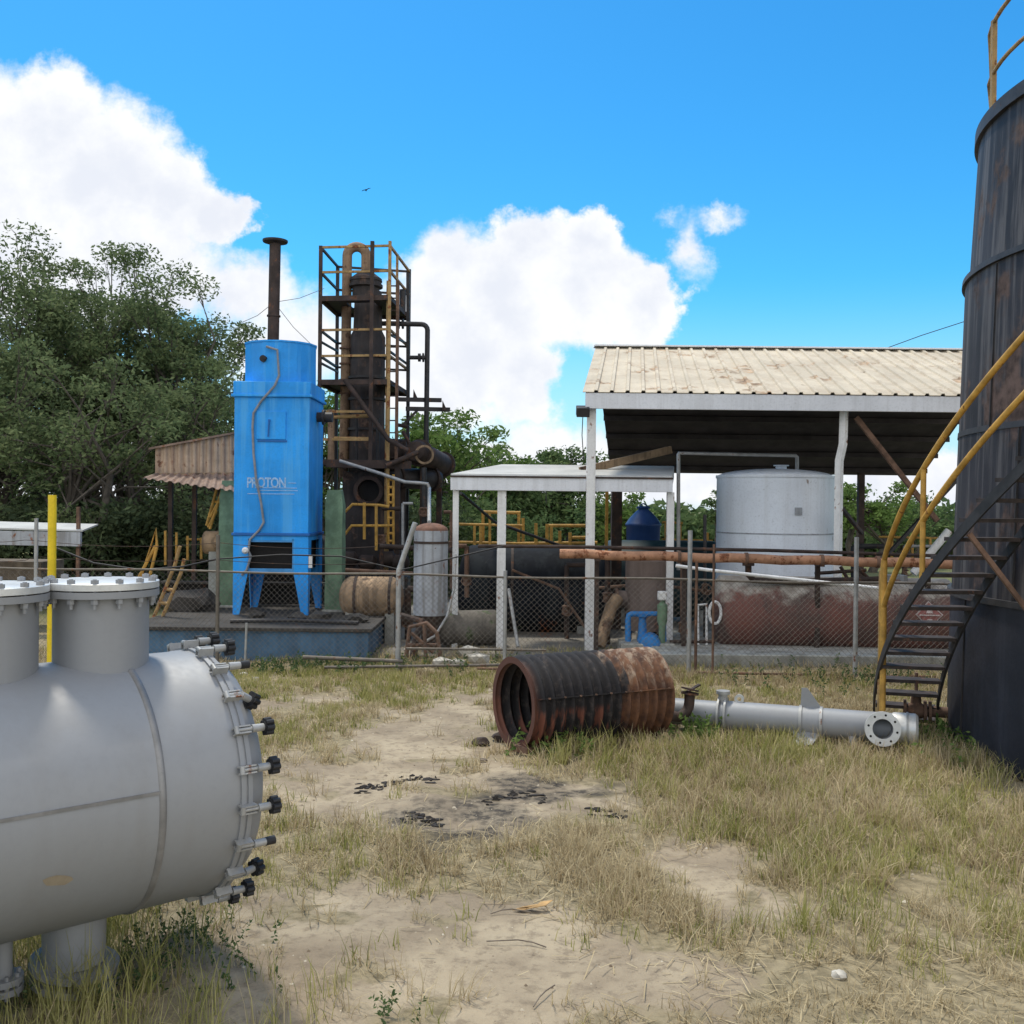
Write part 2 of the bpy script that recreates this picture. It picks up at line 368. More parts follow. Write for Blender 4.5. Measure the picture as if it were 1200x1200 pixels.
for b in BLOBS:
    r0 = ray(b[0], b[1]); cx, cz = r0.x / r0.y, r0.z / r0.y; k = b[4] if len(b) > 4 else 1.0
    dv = N(t, 'ShaderNodeVectorMath', operation='SUBTRACT', ins={0: pw, 1: (cx, cz, .9)})
    dv = N(t, 'ShaderNodeVectorMath', operation='MULTIPLY', ins={0: dv.outputs[0], 1: (F / b[2], F / b[3], 1.0)})
    ln = N(t, 'ShaderNodeVectorMath', operation='LENGTH', ins={0: dv.outputs[0]}).outputs['Value']
    fv = math_(t, 'MULTIPLY', math_(t, 'SUBTRACT', 1.25, ln), k)
    field = fv if field is None else N(t, 'ShaderNodeMath', operation='SMOOTH_MAX', ins={0: field, 1: fv, 2: .12}).outputs[0]
# unseen clouds behind the camera, added as neutral fill light
other = math_(t, 'MULTIPLY', ramp(t, noise(t, dirv, 2.2, 4, .6), .36, .56), ramp(t, sp.outputs[1], .25, -.25))
edge = math_(t, 'ADD', field, math_(t, 'MULTIPLY', math_(t, 'SUBTRACT', puff2, .5), .38))
mask = ramp(t, edge, .08, .46)
mask = math_(t, 'MAXIMUM', mask, other)
mask = math_(t, 'MULTIPLY', mask, ramp(t, sp.outputs[2], -.01, .01))
hs = N(t, 'ShaderNodeHueSaturation', ins={'Hue': .5, 'Saturation': 1.32, 'Value': 1.25, 'Color': sky.outputs[0]})
skyc = N(t, 'ShaderNodeMix', data_type='RGBA', blend_type='MULTIPLY', ins={0: 1.0, 6: hs.outputs[0], 7: (.21, .54, .59, 1)}).outputs[2]
shade = math_(t, 'ADD', math_(t, 'MULTIPLY', puff, .7), math_(t, 'MULTIPLY', puff2, .3))
cc = N(t, 'ShaderNodeMix', data_type='RGBA', ins={0: ramp(t, math_(t, 'SUBTRACT', shade, math_(t, 'MULTIPLY', math_(t, 'SUBTRACT', edge, .5), .14)), .34, .60), 6: (3.45, 3.6, 3.95, 1), 7: (4.25, 4.3, 4.35, 1)}).outputs[2]
oc = N(t, 'ShaderNodeMix', data_type='RGBA', ins={0: ramp(t, sp.outputs[1], .1, -.2), 6: cc, 7: (6.3, 6.2, 6.1, 1)}).outputs[2]   # unseen rear clouds made brighter to lift the ambient light
haze = math_(t, 'MULTIPLY', ramp(t, sp.outputs[2], .22, .0), .75)
skyh = N(t, 'ShaderNodeMix', data_type='RGBA', ins={0: haze, 6: skyc, 7: (2.9, 3.5, 4.1, 1)}).outputs[2]
fin = N(t, 'ShaderNodeMix', data_type='RGBA', ins={0: mask, 6: skyh, 7: oc}).outputs[2]
bg = N(t, 'ShaderNodeBackground', ins={0: fin, 1: .15}); ow = N(t, 'ShaderNodeOutputWorld'); t.links.new(bg.outputs[0], ow.inputs[0])
w.cycles.sampling_method = 'MANUAL'; w.cycles.sample_map_resolution = 512
vs = scene.view_settings; vs.view_transform = 'Standard'; vs.look = 'None'; vs.exposure = 0.7; vs.gamma = 1; vs.use_curve_mapping = False

# ------------------------------------------------------------------ ground
scene.cycles.max_bounces = 5; scene.cycles.diffuse_bounces = 3; scene.cycles.transmission_bounces = 3; scene.cycles.transparent_max_bounces = 4
BARE = [gpoly([(330, 965), (305, 930), (325, 890), (400, 862), (465, 832), (530, 815), (580, 812), (580, 862), (575, 890), (620, 902), (720, 925), (765, 945), (700, 962), (640, 950), (560, 985), (480, 990), (420, 960)]),
        gpoly([(290, 1320), (280, 1190), (205, 1110), (195, 1082), (250, 1058), (330, 1047), (450, 1037), (540, 1058), (640, 1075), (720, 1100), (800, 1108), (900, 1135), (860, 1175), (820, 1320)]),
        gpoly([(745, 998), (790, 983), (850, 1000), (915, 1045), (930, 1088), (870, 1080), (800, 1045)]),
        gpoly([(285, 822), (400, 815), (400, 822), (300, 832)])]
OIL = [gpoly([(440, 975), (470, 945), (560, 930), (600, 905), (690, 898), (760, 930), (745, 950), (680, 945), (600, 975), (540, 1000), (470, 1000)])]
def bareness(x, y):
    wx = x + (fbm(x * 1.6, y * 1.6, 3) - .5) * .9; wy = y + (fbm(x * 1.6, y * 1.6, 9) - .5) * .9
    s = np.full(x.shape, -9.0)
    for p in BARE: s = np.maximum(s, polysd(wx, wy, p))
    k = np.clip(s / .6 + .52, 0, 1); return k * np.clip(1.25 - .9 * np.clip((fbm(x * 2.6, y * 2.6, 15, 4) - .5) * 5, 0, 1), 0, 1)
def oiliness(x, y):
    wx = x + (fbm(x * 2.5, y * 2.5, 23) - .5) * .8; wy = y + (fbm(x * 2.5, y * 2.5, 29) - .5) * .8
    s = polysd(wx, wy, OIL[0]); k = np.clip(s / .35 + .5, 0, 1)
    return k * np.clip((fbm(x * 3.2, y * 4.5, 31, 5) - .36) * 5, 0, 1)
def hgt(x, y):
    near = np.clip((60 - np.hypot(x, y)) / 30, 0, 1)
    return ((fbm(x * .7, y * .7, 41, 3) - .5) * .10 + (fbm(x * 3, y * 3, 43, 4) - .5) * .04) * near
def hz(x, y): return float(hgt(np.array([x]), np.array([y]))[0])
gxs = np.concatenate([np.linspace(-400, -40, 25), np.linspace(-38, -13, 26), np.linspace(-12.5, 12.5, 340), np.linspace(13, 38, 26), np.linspace(40, 400, 25)])
gys = np.concatenate([np.linspace(-60, -2, 20), np.linspace(-1.5, 2.5, 20), np.linspace(2.6, 18.5, 260), np.linspace(19, 45, 40), np.linspace(48, 700, 40)])
X, Y = np.meshgrid(gxs, gys); Zg = hgt(X, Y); ny, nx = X.shape
gv = np.stack([X, Y, Zg], -1).reshape(-1, 3)
ii = (np.arange(ny - 1)[:, None] * nx + np.arange(nx - 1)[None, :]).ravel()
gf = np.stack([ii, ii + 1, ii + nx + 1, ii + nx], -1)
def mat_ground():
    m = bpy.data.materials.new('sandy_soil'); t = nt(m); p = pos(t)
    ba = N(t, 'ShaderNodeAttribute', attribute_name='bare').outputs['Fac']; oi = N(t, 'ShaderNodeAttribute', attribute_name='oil').outputs['Fac']
    n1 = noise(t, p, 1.3, 6, .6); n2 = noise(t, p, 11, 6, .7); n3 = noise(t, p, 70, 4, .7)
    sand = mixc(t, ramp(t, n1, .35, .66), (.27, .215, .15), (.42, .345, .24))
    sand = mixc(t, math_(t, 'MULTIPLY', ramp(t, n2, .47, .66), .65), sand, (.19, .15, .105))
    soil = mixc(t, ramp(t, n2, .3, .7), (.17, .14, .085), (.34, .28, .175))
    col = mixc(t, ramp(t, math_(t, 'ADD', ba, math_(t, 'MULTIPLY', math_(t, 'SUBTRACT', n2, .5), .7)), .3, .65), soil, sand)
    far = ramp(t, math_(t, 'ADD', N(t, 'ShaderNodeSeparateXYZ', ins={0: p}).outputs[1], math_(t, 'MULTIPLY', n1, 6.0)), 22.0, 27.0)
    col = mixc(t, far, col, mixc(t, n2, (.07, .09, .035), (.2, .19, .085)))
    col = mixc(t, math_(t, 'MULTIPLY', oi, math_(t, 'ADD', .45, math_(t, 'MULTIPLY', ramp(t, n2, .4, .6), .5))), col, (.045, .040, .036))
    peb = N(t, 'ShaderNodeTexVoronoi', ins={'Vector': p, 'Scale': 26.0}).outputs['Distance']
    dk = math_(t, 'MULTIPLY', math_(t, 'SUBTRACT', 1.0, ramp(t, peb, .06, .14)), ramp(t, noise(t, p, 5, 3), .52, .6))
    col = mixc(t, math_(t, 'MULTIPLY', dk, .7), col, (.08, .065, .05))
    bm_ = math_(t, 'ADD', math_(t, 'MULTIPLY', n2, .7), math_(t, 'MULTIPLY', n3, .3))
    finish(t, col, .95, 0, bm_, .7, .03, spec=.2); return m
MT['ground'] = mat_ground()
go = npmesh('ground', gv, 4, 'ground', None, gf); tag(go, kind='structure'); go.data.shade_smooth()
for nm, fn in (('bare', bareness), ('oil', oiliness)):
    a = go.data.attributes.new(nm, 'FLOAT', 'POINT'); val = np.zeros(ny * nx, np.float32); sel = (np.abs(gv[:, 0]) < 14) & (gv[:, 1] > 1) & (gv[:, 1] < 20)
    val[sel] = fn(gv[sel, 0], gv[sel, 1]); a.data.foreach_set('value', val)
# ================================================================== foreground: stainless vessel
def steel_vessel():
    root = thing('pressure_vessel', 'large grey stainless steel pressure vessel lying in the left foreground', 'tank', (-2.275, 5.2, 0), math.atan2(.65, .76))
    Zc, Rv = 1.02, .655; o = (0, 0, Zc)
    pts = [(-3.35, .02)] + [(-3.2 - .15 + .35 * (1 - math.cos(a)) , Rv * math.sin(a)) for a in (.5, .9, 1.25)] + [(-3.0, Rv), (.60, Rv), (.615, Rv + .004), (.66, Rv + .004)]
    MB().lathe(o, (1, 0, 0), pts, 96).build('shell', 'steel', root, local=True, ang=30)
    B = MB()
    for xs in (.265, -1.5): B.lathe((xs - .02, 0, Zc), (1, 0, 0), [(0, Rv - .004), (.004, Rv + .006), (.014, Rv + .010), (.024, Rv + .010), (.034, Rv + .006), (.04, Rv - .004)], 96, False)
    B.build('girth_weld', 'weld', root, local=True, ang=70)
    B = MB(); a = R(8); B.box((-.65, -Rv * math.cos(a) - .003, Zc + Rv * math.sin(a)), (1.80, .008, .016)); B.build('seam_weld', 'weld', root, local=True)
    B = MB(); B.lathe((.66, 0, Zc), (1, 0, 0), [(0, Rv - .05), (0, Rv + .016), (.022, Rv + .018), (.025, Rv + .010), (.033, Rv + .010), (.036, Rv + .018), (.06, Rv + .016), (.06, Rv - .05)], 96, False, True)
    B.build('end_ring', 'steel', root, local=True)
    MB().lathe((.735, 0, Zc), (1, 0, 0), [(0, Rv - .03), (.03, Rv - .035)] + [(.03 + .16 * math.sin(a), (Rv - .035) * math.cos(a)) for a in (.3, .6, .9, 1.2, 1.5)], 64).build('end_cover', 'steel', root, local=True)
    n = 22
    for i in range(n):
        a = 2 * PI * (i + .3) / n; er = Vector((0, math.cos(a), math.sin(a))); et = Vector((0, -math.sin(a), math.cos(a))); ex = Vector((1, 0, 0)); c0 = Vector((.69, 0, Zc)) + er * (Rv + .045)
        loose = i % 5 == 3; ax = (ex + er * (-.45 if loose else .0) + Vector((0, 0, -.25 if loose else 0))).normalized()
        B = MB(); rot = Matrix((ex, et, er)).transposed()
        for s in (-1, 1): B.box(c0 + et * .017 * s - ex * .005 - er * .012, (.085, .008, .045), rot)
        B.cyl(c0 - ex * .035 - et * .02, c0 - ex * .035 + et * .02, .014, seg=10); B.tube([c0 - ex * .035, c0 + ex * .03, c0 + ex * .03 + ax * .1], .011, 10)
        B.cyl(c0 + ex * .03 + ax * .015, c0 + ex * .03 + ax * .085, .021, .019, 14)
        cl = B.build('clamp', 'gal', root, local=True)
        k0 = c0 + ex * .03 + ax * .08; fa, fb = B.frame(ax); K = MB()
        if i % 5 == 2: K.cyl(k0, k0 + ax * .05, .022, .022, 12)
        else:
            K.cyl(k0, k0 + ax * .05, .031, .029, 14)
            for q in range(7):
                w_ = fa * math.cos(2 * PI * q / 7) + fb * math.sin(2 * PI * q / 7); K.cyl(k0 + ax * .004 + w_ * .033, k0 + ax * .044 + w_ * .033, .014, .014, 8)
        MATS[cl.name] = MATS[root.name]; K.build('clamp_knob', 'rubber', cl, local=True)
    for s, lab in ((.19, None), (-.36, None)):
        rn = .235; B = MB(); pr = [(Zc + Rv - .12, rn), (Zc + Rv + .345, rn)]
        B.lathe((s, 0, 0), (0, 0, 1), pr, 56, False); B.lathe((s, 0, Zc + Rv + .335), (0, 0, 1), [(0, rn), (0, .285), (.034, .285), (.034, rn - .02)], 56, False)
        nz = B.build('nozzle', 'steel', root, local=True); MATS[nz.name] = MATS[root.name]
        z1 = Zc + Rv + .374; MB().lathe((s, 0, z1), (0, 0, 1), [(0, .278), (.002, .285), (.034, .285), (.037, .28)], 56).build('blind_flange', 'steel_l', nz, local=True)
        for q in range(14):
            a = 2 * PI * (q + .5) / 14; bx, by = s + .26 * math.cos(a), .26 * math.sin(a)
            MB().cyl((bx, by, z1 + .037), (bx, by, z1 + .056), .02, seg=6).cyl((bx, by, z1 - .09), (bx, by, z1 + .060), .010, seg=8).cyl((bx, by, z1 - .065), (bx, by, z1 - .041), .019, seg=6).build('bolt', 'steel', nz, local=True)
    # bottom outlet and its flange, small drain
    B = MB(); B.lathe((.05, -.05, .50), (0, 0, -1), [(0, .155), (.34, .15)], 40, False); B.build('bottom_nozzle', 'steel', root, local=True)
    MB().annulus((.05, -.05, .13), (.12, -.1, 1), .215, .12, .035, 40).lathe((.05, -.05, .06), (.12, -.1, 1), [(0, .06), (.0, .215), (.035, .215), (.035, .06)], 40, False, True).build('foot_flange', 'steel', root, local=True)
    B = MB(); B.cyl((-.30, -.1, .5), (-.30, -.1, .2), .045, seg=20).cyl((-.30, -.1, .20), (-.30, -.1, .17), .095, seg=24).cyl((-.30, -.1, .155), (-.30, -.1, .125), .095, seg=24); 
    for q in range(8): B.cyl((-.30 + .075 * math.cos(q * PI / 4), -.1 + .075 * math.sin(q * PI / 4), .105), (-.30 + .075 * math.cos(q * PI / 4), -.1 + .075 * math.sin(q * PI / 4), .22), .011, seg=6)
    B.build('drain_flange', 'steel', root, local=True)
    q = []
    for k in range(11):
        u = 2 * PI * k / 11; w_ = .8 + .2 * math.sin(3.1 * k); a = -R(21) + .055 * math.sin(u) * w_ - .02 * math.cos(u); q.append((-.20 + .085 * math.cos(u) * w_, -(Rv + .0015) * math.cos(a), Zc + (Rv + .0015) * math.sin(a)))
    MB().add(q, [tuple(range(11))]).build('oxide_patch', 'oxide', root, local=True)
    for xs in (-1.2, -2.6):
        MB().box((xs, 0, .28), (.2, .9, .6)).build('saddle', 'steel', root, local=True, bevel=.01)
steel_vessel()

# ================================================================== black tank with spiral stair
TC = Vector((7.94, 10.2, 0)); TR = 3.3
def black_tank():
    root = thing('storage_tank', 'tall black rust streaked storage tank at the right edge with a spiral stair round it', 'tank', TC)
    cs = [(0, 3.3, 1.60, 3.275, 'navy_low'), (1.62, 3.265, 3.30, 3.215, 'black_tank'), (3.30, 3.212, 4.97, 3.165, 'black_tank'), (5.0, 3.125, 6.62, 3.04, 'black_tank')]
    for z0, r0, z1, r1, m in cs:
        MB().lathe((0, 0, 0), (0, 0, 1), [(z0, r0), (z1, r1)], 160, False).build('shell_course', m, root, local=True)
    for z, r, k in ((1.58, 3.262, .05), (3.285, 3.205, .02), (4.955, 3.115, .085), (6.50, 3.03, .06)):
        hgt_ = .06 if z < 6 else .14
        MB().lathe((0, 0, z), (0, 0, 1), [(0, r), (0, r + k), (hgt_, r + k - .005), (hgt_, r - .02)], 160, False).build('stiffening_ring', 'blackmetal', root, local=True, ang=30)
    MB().lathe((0, 0, 6.62), (0, 0, 1), [(0, 3.04), (.35, .3), (.36, .001)], 80, False).build('roof', 'black_tank', root, local=True)
    B = MB()
    for z0, z1, a in ((0, 1.58, 174), (1.64, 3.28, 190), (3.32, 4.94, 181), (5.04, 6.5, 196)):
        e = Vector((math.cos(R(a)), math.sin(R(a)), 0)); r = np.interp((z0 + z1) / 2, [0, 6.6], [3.3, 3.05]); B.beam(e * (np.interp(z0, [0, 1.6, 3.3, 4.97, 6.6], [3.3, 3.268, 3.213, 3.145, 3.04])) + Vector((0, 0, z0)), e * np.interp(z1, [0, 1.6, 3.3, 4.97, 6.6], [3.3, 3.27, 3.213, 3.16, 3.05]) + Vector((0, 0, z1)), .035, .012)
    B.build('vertical_weld', 'blackmetal', root, local=True)
    # white paint scribble on the lower shell
    B = MB()
    a0 = R(197); 
    def sp(u, z, o=.006): a = a0 + u / 3.3; rr = 3.3 - .0156 * z + o; return Vector((rr * math.cos(a), rr * math.sin(a), z))
    for (u0, z0, u1, z1) in ((-.02, .62, 0, .5), (0, .5, .035, .56), (.05, .52, .1, .49), (.06, .57, .075, .545), (-.04, .57, -.03, .55)): B.tube([sp(u0, z0), sp(u1, z1)], .008, 6)
    B.build('paint_mark', 'white', root, local=True)
    # stair
    z_of = lambda n: .10 + .176 * n
    a_of = lambda n: 157 + 3.0 * n
    NT = 36; e_ = lambda a, r, z: Vector((r * math.cos(R(a)), r * math.sin(R(a)), z))
    ri, ro = 3.40, 4.06
    for rr, nm in ((ri, 'inner_stringer'), (ro, 'outer_stringer')):
        B = MB(); rings = []
        for i in range(0, NT * 2 + 3):
            n = i / 2 - .7; z = z_of(n) - .03; c = e_(a_of(n), rr, z); er = e_(a_of(n), 1, 0)
            rings.append([c + er * .012 + Vector((0, 0, .06)), c - er * .012 + Vector((0, 0, .06)), c - er * .012 - Vector((0, 0, .06)), c + er * .012 - Vector((0, 0, .06))])
        rings = [[Vector((v.x, v.y, max(v.z, -.02))) for v in r_] for r_ in rings]
        B.ringtube(rings); B.build(nm, 'blackmetal', root, local=True, ang=50)
    for n in range(NT):
        a = a_of(n); z = z_of(n); B = MB(); da = 1.75
        lo = [e_(a - da, ri + .015, z), e_(a + da, ri + .015, z), e_(a + da, ro - .015, z), e_(a - da, ro - .015, z)]
        B.prism(lo, (0, 0, .035)); B.build('tread', 'tread', root, local=True)
    for hr in (1.10, .60):
        pts = [e_(a_of(n) , ro - .03, z_of(n) + hr) for n in [x * .5 for x in range(8, NT * 2)]]
        pts = [e_(a_of(4) - 1, ro - .03, z_of(3) + hr - .45)] + pts
        MB().tube(pts, .028, 10).build('handrail', 'yellow', root, local=True)
    for n, z0 in ((3.6, -.02), (4.3, -.02), (9.6, None), (16, None), (22, None), (28, None), (34, None)):
        z = z_of(n); MB().tube([e_(a_of(n), ro - .03, (z if z0 is None else z0)), e_(a_of(n), ro - .03, z + 1.1)], .027 if z0 is None else .033, 10).build('rail_post', 'yellow' if n != 3.6 else 'yellow_o', root, local=True)
    for n in (13, 19, 26):
        MB().beam(e_(a_of(n) + 4, 3.26, z_of(n) - 1.15), e_(a_of(n), ro - .02, z_of(n) - .1), .04, .04).build('stair_brace', 'rust', root, local=True)
    for hr in (.48, 1.02):
        pts = [e_(a, 2.96, 6.66 + hr) for a in range(160, 300, 4)]
        pts = [e_(157.5, 2.9, 6.66)] + [e_(157.5, 2.94, 6.66 + hr * .85)] + pts
        MB().tube(pts, .022, 8).build('roof_handrail', 'yellow_o', root, local=True)
    for a in (166, 184, 202, 222, 244, 268):
        MB().beam(e_(a, 2.96, 6.64), e_(a, 2.96, 7.70), .05, .05).build('roof_rail_post', 'yellow_o', root, local=True)
    # outlet valve near the stair foot
    e = e_(161, 1, 0); o = e_(161, 3.28, .26); vb = e_(161, 3.62, .26)
    B = MB(); B.tube([o, vb], .06, 14); B.cyl(vb - e * .16, vb - e * .13, .12, seg=20).cyl(vb - e * .11, vb - e * .08, .12, seg=20)
    B.cyl(vb + e * .10, vb + e * .13, .12, seg=20).lathe(vb - e * .1, e, [(0, .06), (.04, .085), (.1, .1), (.16, .085), (.2, .06)], 18).cyl(vb, vb + Vector((0, 0, .2)), .07, .045, 14).cyl(vb + Vector((0, 0, .2)), vb + Vector((0, 0, .42)), .02, seg=8)
    B.build('outlet_valve', 'rust', root, local=True)
black_tank()

# ================================================================== burnt corrugated pipe
def culvert():
    near = Vector((.03, 10.45, 0)); ang = R(27); root = thing('corrugated_pipe', 'burnt and rusted wide corrugated iron pipe lying open ended on the grass', 'pipe', near, ang)
    L = 1.67; r0 = .465; zc = .47; n = 15; out = []; ins = []
    for i in range(n * 8 + 1):
        x = L * i / (n * 8); ph = math.cos(2 * PI * i / 8); k = .034 * ph; e = min(1, x / .06); out.append((x, r0 - .01 + k * e)); ins.append((x, r0 - .032 + k * e))
    prof = [(0, r0 + .012)] + out[1:] + list(reversed(ins[1:])) + [(0, r0 - .055)]
    MB().lathe((0, 0, zc), (1, 0, 0), prof, 72, False, True).build('shell', 'culvert', root, local=True, ang=60)
    B = MB()
    for a in (R(-162 + 180 - 0),): pass
    a = R(14); y, z = -math.cos(a) * (r0 + .018), zc + math.sin(a) * (r0 + .018)
    B.beam((.05, y, z), (L - .02, y, z), .012, .05, up=(0, -math.cos(a), math.sin(a))); B.build('seam_strip', 'culvert', root, local=True)
    for i in range(9):
        x = .15 + i * .18; B = MB(); d = Vector((0, -math.cos(a), math.sin(a))); B.cyl(Vector((x, y, z)) + d * .02, Vector((x, y, z)) + d * .038, .011, seg=6); B.build('seam_bolt', 'rust', root, local=True)
    B = MB(); pts = [(L - .05, -.30, .27), (L + .14, -.36, .25)] + [(L + .14 + .14 * math.sin(q) , -.36, .39 - .14 * math.cos(q)) for q in (.4, .8, 1.2, 1.57)] + [(L + .285, -.36, .49)]
    B.tube(pts, .056, 14, False); B.build('elbow_pipe', 'darkrust', root, local=True)
    B = MB(); B.annulus((L + .285, -.36, .48), (.1, 0, 1), .095, .04, .02, 20).annulus((L + .285, -.36, .525), (.25, 0, 1), .095, .04, .018, 20).beam((L + .25, -.36, .51), (L + .40, -.38, .58), .05, .015); B.build('elbow_flange', 'darkrust', root, local=True)
    MB().annulus((L - .005, 0, zc), (1, 0, 0), r0 - .03, .1, .006, 48).build('end_plate', 'hole', root, local=True)
    MB().box((.1, -.18, .05), (.3, .22, .06), Matrix.Rotation(.3, 3, 'Z')).build('skid_plate', 'rust', root, local=True)
culvert()

# ================================================================== fallen steel column
def fallen():
    a = Vector(P(800, 836, 11.35)); b = Vector(P(1066, 853, 10.55)); a.z = b.z = .225; d = (b - a); L = d.length; root = thing('fallen_column', 'grey stainless steel column lying on the grass with a round open flange facing out', 'pipe', (a.x, a.y, 0), math.atan2(d.y, d.x))
    zc = .225; r = .155
    def X(px): # along-axis position of a photo bearing
        q = ray(px, 845); s_ = (q.x * a.y - a.x * q.y) / (d.normalized().x * q.y - d.normalized().y * q.x); return s_
    MB().lathe((0, 0, zc), (1, 0, 0), [(-.5, r - .012), (X(846), r - .012)], 40).build('shell', 'steel', root, local=True)
    MB().lathe((0, 0, zc), (1, 0, 0), [(X(846), r), (X(1045), r)], 40).build('shell', 'steel', root, local=True)
    for px in (843, 851): MB().lathe((X(px) - .015, 0, zc), (1, 0, 0), [(0, r - .02), (0, r + .035), (.022, r + .035), (.022, r - .02)], 40, False, True).build('body_flange', 'gal', root, local=True)
    for px in (938, 962): MB().lathe((X(px) - .012, 0, zc), (1, 0, 0), [(0, r - .01), (0, r + .014), (.03, r + .014), (.03, r - .01)], 40, False, True).build('band', 'gal', root, local=True)
    MB().lathe((X(1045), 0, zc), (1, 0, 0), [(0, r), (.02, r + .01), (.05, r + .012), (.23, r + .012), (.255, r - .01), (.26, .01)], 40).build('end_cap', 'steel_l', root, local=True)
    MB().lathe((X(1062), 0, zc), (1, 0, 0), [(0, r), (0, r + .022), (.02, r + .022), (.02, r)], 40, False, True).build('band', 'gal', root, local=True)
    xf = X(1031); ax = Vector((.12, -1, .12)).normalized(); o = Vector((xf, -.08, zc + .02)); 
    B = MB(); B.lathe(o, ax, [(0, .115), (.25, .115), (.25, .10), (.02, .10)], 36, False, True); nz = B.build('nozzle', 'steel', root, local=True); MATS[nz.name] = MATS[root.name]
    B = MB(); B.annulus(o + ax * .23, ax, .175, .10, .028, 40); B.build('nozzle_flange', 'steel_l', nz, local=True)
    fa, fb = B.frame(ax); B = MB()
    for q in range(8):
        w_ = fa * math.cos(q * PI / 4 + .2) + fb * math.sin(q * PI / 4 + .2); B.cyl(o + ax * .256 + w_ * .14, o + ax * .2595 + w_ * .14, .012, seg=10)
    B.build('bolt_hole', 'hole', nz, local=True)
    MB().lathe(o + ax * .03, ax, [(0, .099), (.002, .0)], 24, False).build('dark_bore', 'hole', nz, local=True)
    xs = X(948); MB().prism([(xs - .09, 0, zc + r - .02), (xs + .14, 0, zc + r - .02), (xs - .02, 0, zc + r + .2), (xs - .08, 0, zc + r + .2)], (0, .012, 0)).build('gusset', 'steel', root, local=True)
    MB().prism([(xs - .16, -.1, zc - .06), (xs + .12, -.15, zc - .10), (xs + .05, -.27, .04), (xs - .13, -.29, .02)], (0, .014, .004)).build('gusset', 'steel', root, local=True)
    xs = X(1000); MB().cyl((xs, -.1, .12), (xs, -.16, -.02), .045, seg=14).box((xs, -.16, .012), (.16, .12, .02)).build('foot', 'steel', root, local=True)
    xs = X(847); MB().cyl((xs, 0, zc + r - .02), (xs, 0, zc + r + .075), .05, seg=16).cyl((xs, 0, zc + r + .075), (xs, 0, zc + r + .11), .075, seg=20).build('top_nozzle', 'gal', root, local=True)
    xs = X(866); MB().annulus((xs, .01, zc + r + .03), (0, -1, 0), .052, .024, .02, 20).build('lifting_eye', 'steel_l', root, local=True)
    for xs in (X(846), X(1050)): MB().box((xs, 0, .05), (.12, .3, .10)).build('support_block', 'wood', root, local=True)
fallen()

# ================================================================== wire fence
FA = P(-160, 782, 15.7); FB = P(1300, 800, 14.75)
fd = Vector((FB.x - FA.x, FB.y - FA.y, 0)); FL_ = fd.length; fd.normalize()
def FX(px):
    q = ray(px, 700); return (q.x * FA.y - FA.x * q.y) / (fd.x * q.y - fd.y * q.x)
def fp(s, z, off=0): return Vector((FA.x, FA.y, 0)) + fd * s + Vector((0, 0, z)) + Vector((-fd.y, fd.x, 0)) * off
def fence():
    root = thing('wire_fence', 'rusting chain link fence on thin pipe posts running across behind the yard', 'fence', (FA.x, FA.y, 0), math.atan2(fd.y, fd.x))
    posts = [(-60, 2.15, .03, 'gal'), (42, 2.22, .03, 'gal'), (255, 2.0, .03, 'chain'), (467, 1.52, .04, 'gal'), (592, 1.52, .028, 'gal'), (808, 2.15, .034, 'gal'), (816, 1.7, .022, 'rust'), (836, 1.95, .018, 'rust'), (1003, 2.08, .034, 'gal'), (1180, 2.1, .034, 'gal')]
    for px, h, r, m in posts:
        s = FX(px); B = MB(); B.cyl(fp(s, -.05), fp(s, h), r, r, 10); po = B.build('post', m, root)
        if px == 467: B = MB(); B.tube([fp(s, 1.5), fp(s + .04, 1.62), fp(s + .24, 2.22)], r, 10); B.build('post_arm', m, root)
    for (z0, z1, r) in ((1.47, 1.40, .0165),): MB().tube([fp(s_, z0 + (z1 - z0) * s_ / FL_ + .012 * math.sin(s_ * 1.7), 0) for s_ in np.linspace(0, FL_, 40)], r, 8).build('top_rail', 'chain', root)
    B = MB(); z0, z1 = .04, 1.44; H = z1 - z0; step = .085; rr = random.Random(4)
    n = int((FL_ + H) / step)
    for i in range(n):
        for sg, off in ((1, .006), (-1, -.006)):
            s0 = i * step - (H if sg > 0 else 0); a0, a1 = (s0, z0), (s0 + H, z1)
            if sg < 0: a0, a1 = (s0 + H * 0, z1), (s0 + H, z0)
            m_ = 8; pts = []
            for q in range(m_ + 1):
                s = a0[0] + (a1[0] - a0[0]) * q / m_; z = a0[1] + (a1[1] - a0[1]) * q / m_
                if 0 <= s <= FL_: pts.append(fp(s, z, off + .03 * math.sin(s * 2.1 + z) * .5))
            if len(pts) > 1: B.tube(pts, .0022, 3, False)
    B.build('chain_link_mesh', 'chain', root)
    for z, sag in ((1.62, .05), (1.90, .07)):
        ss = [FX(p[0]) for p in posts[:4]]; pts = []
        for a, b in zip(ss[:-1], ss[1:]):
            for q in range(8): f = q / 8; pts.append(fp(a + (b - a) * f, z - sag * 4 * f * (1 - f) + .02 * math.sin(a * 7 + z * 9)))
        MB().tube(pts, .0045, 5).build('barbed_wire', 'darkrust', root)
    MB().tube([fp(s_, .06) for s_ in (FX(560), FX(1100))], .02, 8).build('bottom_rail', 'rust', root)
fence()
def lying_pipe(label, pts, r, m='gal', name='lying_pipe', cat='pipe'):
    pts = [Vector(p) for p in pts]; c = pts[0]; o = MB().tube(pts, r, 10).build(name, m, None, origin=(c.x, c.y, 0)); tag(o, label, cat); return o
lying_pipe('long grey pipe lying along the fence foot below the blue wall', [P(355, 770, 15.2), P(472, 775, 15.2)], .03, 'chain')
lying_pipe('thin grey pipe on the ground below the grey vertical tank', [P(380, 782, 15.0), P(600, 779, 15.3)], .022, 'chain')
